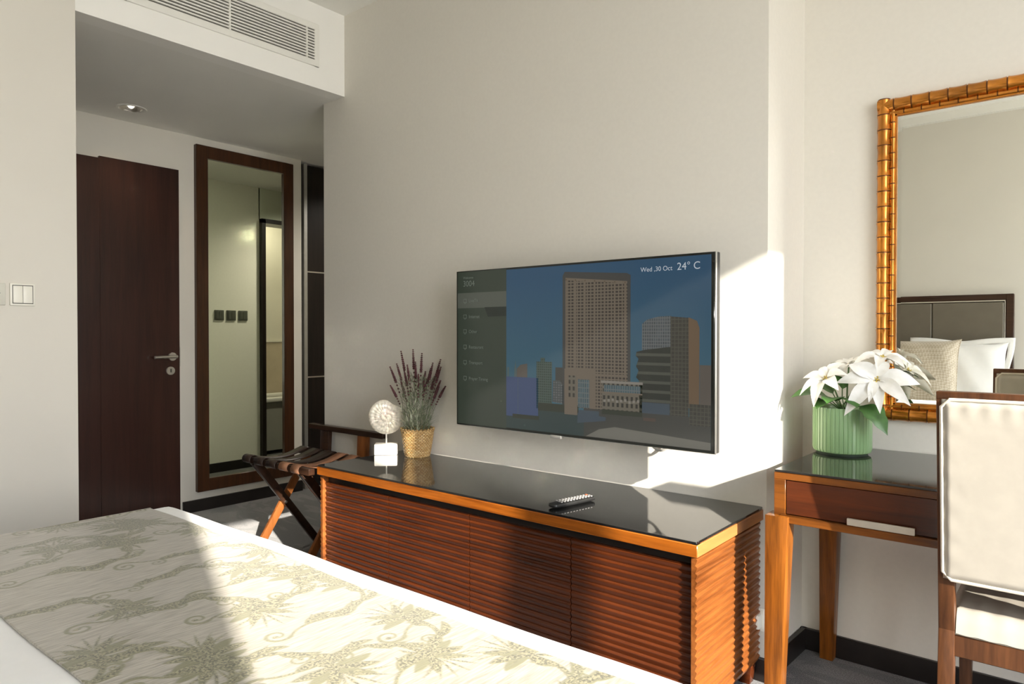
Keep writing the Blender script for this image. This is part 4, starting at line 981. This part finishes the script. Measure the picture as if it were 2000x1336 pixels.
b = MB(); b.merge(slab(px0 + 0.004, px1 - 0.004, pz0 + 0.002, pz1 - 0.002, 0.0, 0.038)); b.build('back_core', M['leather'], t)
SY0, SY1 = yb_at(0.45) + 0.004, 2.50
b = MB(); b.box(CHX0 + 0.034, CHX1 - 0.034, SY0 - 0.0, SY0 + 0.026, 0.388, 0.444, 0.002); b.box(CHX0 + 0.002, CHX0 + 0.026, SY0 + 0.02, SY1 - 0.02, 0.389, 0.444, 0.002)
b.box(CHX1 - 0.026, CHX1 - 0.002, SY0 + 0.02, SY1 - 0.02, 0.389, 0.444, 0.002); b.box(CHX0 + 0.01, CHX1 - 0.01, SY1 - 0.03, SY1 - 0.004, 0.389, 0.444, 0.002); b.build('seat_frame', M['chairw'], t)
b = MB()
sx0_, sx1_ = CHX0 + 0.004, CHX1 - 0.004
def seatf(u, v):
    x = sx0_ + (sx1_ - sx0_) * u; y = SY0 + (SY1 - SY0) * v
    e = min(u, 1 - u, v, 1 - v); k = min(1, max(0, e) / 0.07) ** 0.5
    if v < 0.12 and (u < 0.08 or u > 0.92): x = min(max(x, CHX0 + 0.038), CHX1 - 0.038)
    return (x, y, 0.448 + 0.058 * k + 0.004 * math.sin(u * PI) * math.sin(v * PI) + 0.0008 * math.sin(x * 120) * (1 - v))
b.grid(seatf, 60, 60); b.grid(lambda u, v: (sx0_ + 0.01 + (sx1_ - sx0_ - 0.02) * u, SY0 + (SY1 - SY0) * v, 0.446), 4, 4); b.build('seat_cushion', M['leather'], t, ang=80)
for x in (CHX0 + 0.002, CHX1 - 0.038):
    b = MB(); b.hexa((x + 0.004, x + 0.030, SY1 - 0.036, SY1 - 0.008, 0), (x, x + 0.036, SY1 - 0.042, SY1 - 0.004, 0.39), 0.002); b.build('front_leg', M['chairw'], t)

# ------------------------------------------------------------------ poinsettia in a green ribbed pot
PX, PY = -0.650, 2.612
t = thing('potted_poinsettia', 'white poinsettia in a ribbed green pot on the desk', 'potted plant', (PX, PY, DZ), 0, local=True)
b = MB(); pr_ = [(0.0, 0.006), (0.084, 0.006), (0.092, 0.010), (0.0955, 0.02), (0.0955, 0.09), (0.0955, 0.158), (0.094, 0.163), (0.089, 0.163), (0.087, 0.155), (0.087, 0.14), (0.0, 0.138)]
b.lathe(pr_, (0, 0, 0), 264, mod=lambda u, j: 1 - (0.022 * (abs(math.sin(u * PI * 44)) < 0.42) if 2 <= j <= 6 else 0), cap=False); b.build('pot', M['potg'], t, ang=25)
MB().lathe([(0, 0), (0.082, 0), (0.084, 0.007), (0, 0.007)], (0, 0, 0), 48, cap=False).build('pot_foot', M['potd'], t)
MB().lathe([(0.086, 0.139), (0.05, 0.146), (0, 0.148)], (0, 0, 0), 32, cap=False).build('soil', M['soil'], t)
rp = random.Random(3)
def petal(b, p, d, L, W, nrm=(0, 0, 1), droop=0.25, fold=0.25, lobes=False, n=10):
    p = Vector(p); d = Vector(d).normalized(); nr_ = Vector(nrm); sd = d.cross(nr_)
    if sd.length < 1e-3: sd = d.cross(Vector((1, 0, 0.2)))
    sd.normalize(); up = sd.cross(d).normalized(); rows = []
    for i in range(n + 1):
        tt = i / n
        wd = W * (math.sin(PI * tt ** 0.85) ** 0.9 if tt < 1 else 0) * (1.0 if not lobes else (1 + 0.22 * abs(math.sin(tt * PI * 3.2))))
        wd = max(wd, 0.0012 if tt < 0.1 else 0.0004)
        c = p + d * L * tt + up * L * (0.10 * math.sin(PI * tt)) - Vector((0, 0, 1)) * droop * L * tt * tt
        row = []
        for j in (-2, -1, 0, 1, 2):
            q_ = j / 2; row.append(b.bm.verts.new(c + sd * wd * q_ + up * (abs(q_) * fold * wd + 0.03 * wd * math.sin(tt * 20 + j))))
        rows.append(row)
    for i in range(n):
        for j in range(4): b._f((rows[i][j], rows[i + 1][j], rows[i + 1][j + 1], rows[i][j + 1]))
# screen-right unit vector in plan at the plant and the direction toward the camera
er = Vector((0.97, 0.235, 0)); ec = Vector((0.235, -0.97, 0))
def at(r_, z, c_=0.0): return er * r_ + ec * c_ + Vector((0, 0, z))
flowers = [  # centre, facing, size, petals
    (at(-0.052, 0.262, 0.06), Vector((-0.25, -0.55, 0.7)), 0.090, 7), (at(0.105, 0.262, 0.06), Vector((0.15, -0.85, 0.35)), 0.108, 7), (at(0.125, 0.335, 0.0), Vector((0.15, -0.35, 0.8)), 0.085, 6),
    (at(0.02, 0.305, -0.02), Vector((-0.1, -0.2, 0.9)), 0.082, 6), (at(0.170, 0.285, -0.02), Vector((0.5, 0.2, 0.6)), 0.085, 6)]
for (c_, fc_, S, n_) in flowers:
    fc_ = fc_.normalized(); b = MB()
    a1 = fc_.cross(Vector((0, 0, 1))).normalized(); a2 = a1.cross(fc_)
    for k in range(n_ + 3):
        inner = k >= n_; a = (k / n_ if not inner else (k + 0.4) / 3) * 2 * PI + rp.gauss(0, 0.12)
        L = S * (0.80 + 0.38 * rp.random()) * (0.55 if inner else 1)
        d = a1 * math.cos(a) + a2 * math.sin(a) + fc_ * (0.18 if not inner else 0.55)
        if PY + c_.y + d.y * L > DW - 0.065: L *= 0.45
        petal(b, c_ + d * 0.004, d + fc_ * rp.uniform(-0.2, 0.25), L, L * (0.21 + 0.04 * rp.random()), fc_, 0.22 + 0.2 * rp.random(), 0.35)
    fo = b.build('bloom', M['bract'], t, ang=180)
    b = MB()
    for k in range(7):
        a = k * 2.4; r_ = 0.0035 * math.sqrt(k); b.sphere(c_ + fc_ * 0.006 + (a1 * math.cos(a) + a2 * math.sin(a)) * r_ * 1.3, 0.0032, 6)
    b.build('bloom_centre', M['cyath'], fo)
    b = MB(); base = at(0.02 * rp.uniform(-1, 1), 0.14); b.tube([base, base.lerp(c_, 0.5) + Vector((0, 0, 0.02)), c_ - fc_ * 0.004], 0.0028, 7); b.build('stem', M['stem'], t)
leaves = [(at(-0.05, 0.20, 0.02), er * -1 + ec * 0.2 + Vector((0, 0, 0.05)), 0.118, 0.040, 0.12), (at(-0.02, 0.185, 0.05), ec * 0.8 - er * 0.25 + Vector((0, 0, 0.25)), 0.09, 0.034, 0.3),
          (at(0.055, 0.175, 0.085), ec * 0.35 + er * 0.65 + Vector((0, 0, -0.42)), 0.105, 0.040, 0.35), (at(0.03, 0.195, 0.05), er * 0.2 + ec * 0.9 + Vector((0, 0, 0.0)), 0.075, 0.032, 0.3),
          (at(0.0, 0.225, 0.0), er * -0.2 + ec * 0.3 + Vector((0, 0, 0.5)), 0.085, 0.030, 0.2), (at(0.11, 0.265, -0.03), er * 0.9 - ec * 0.1 + Vector((0, 0, 0.1)), 0.11, 0.034, 0.15),
          (at(0.10, 0.22, -0.02), er * 0.9 + ec * 0.1 + Vector((0, 0, 0.1)), 0.10, 0.034, 0.2), (at(-0.03, 0.205, -0.03), er * -0.6 - ec * 0.2 + Vector((0, 0, 0.5)), 0.09, 0.03, 0.2),
          (at(0.06, 0.20, 0.02), er * 0.5 + ec * 0.6 + Vector((0, 0, 0.3)), 0.09, 0.034, 0.4), (at(-0.04, 0.18, 0.04), -er * 0.5 + ec * 0.7 + Vector((0, 0, 0.1)), 0.07, 0.03, 0.4)]
for (p, d, L, W, dr_) in leaves:
    b = MB(); petal(b, p, d, L, W, (0, -0.3, 1), dr_, 0.18, True, 14)
    b.tube([at(0.01, 0.14), Vector(p) * 0.6 + Vector((0, 0, 0.06)), Vector(p)], 0.0018, 6); b.build('leaf', M['leaf'], t, ang=180)
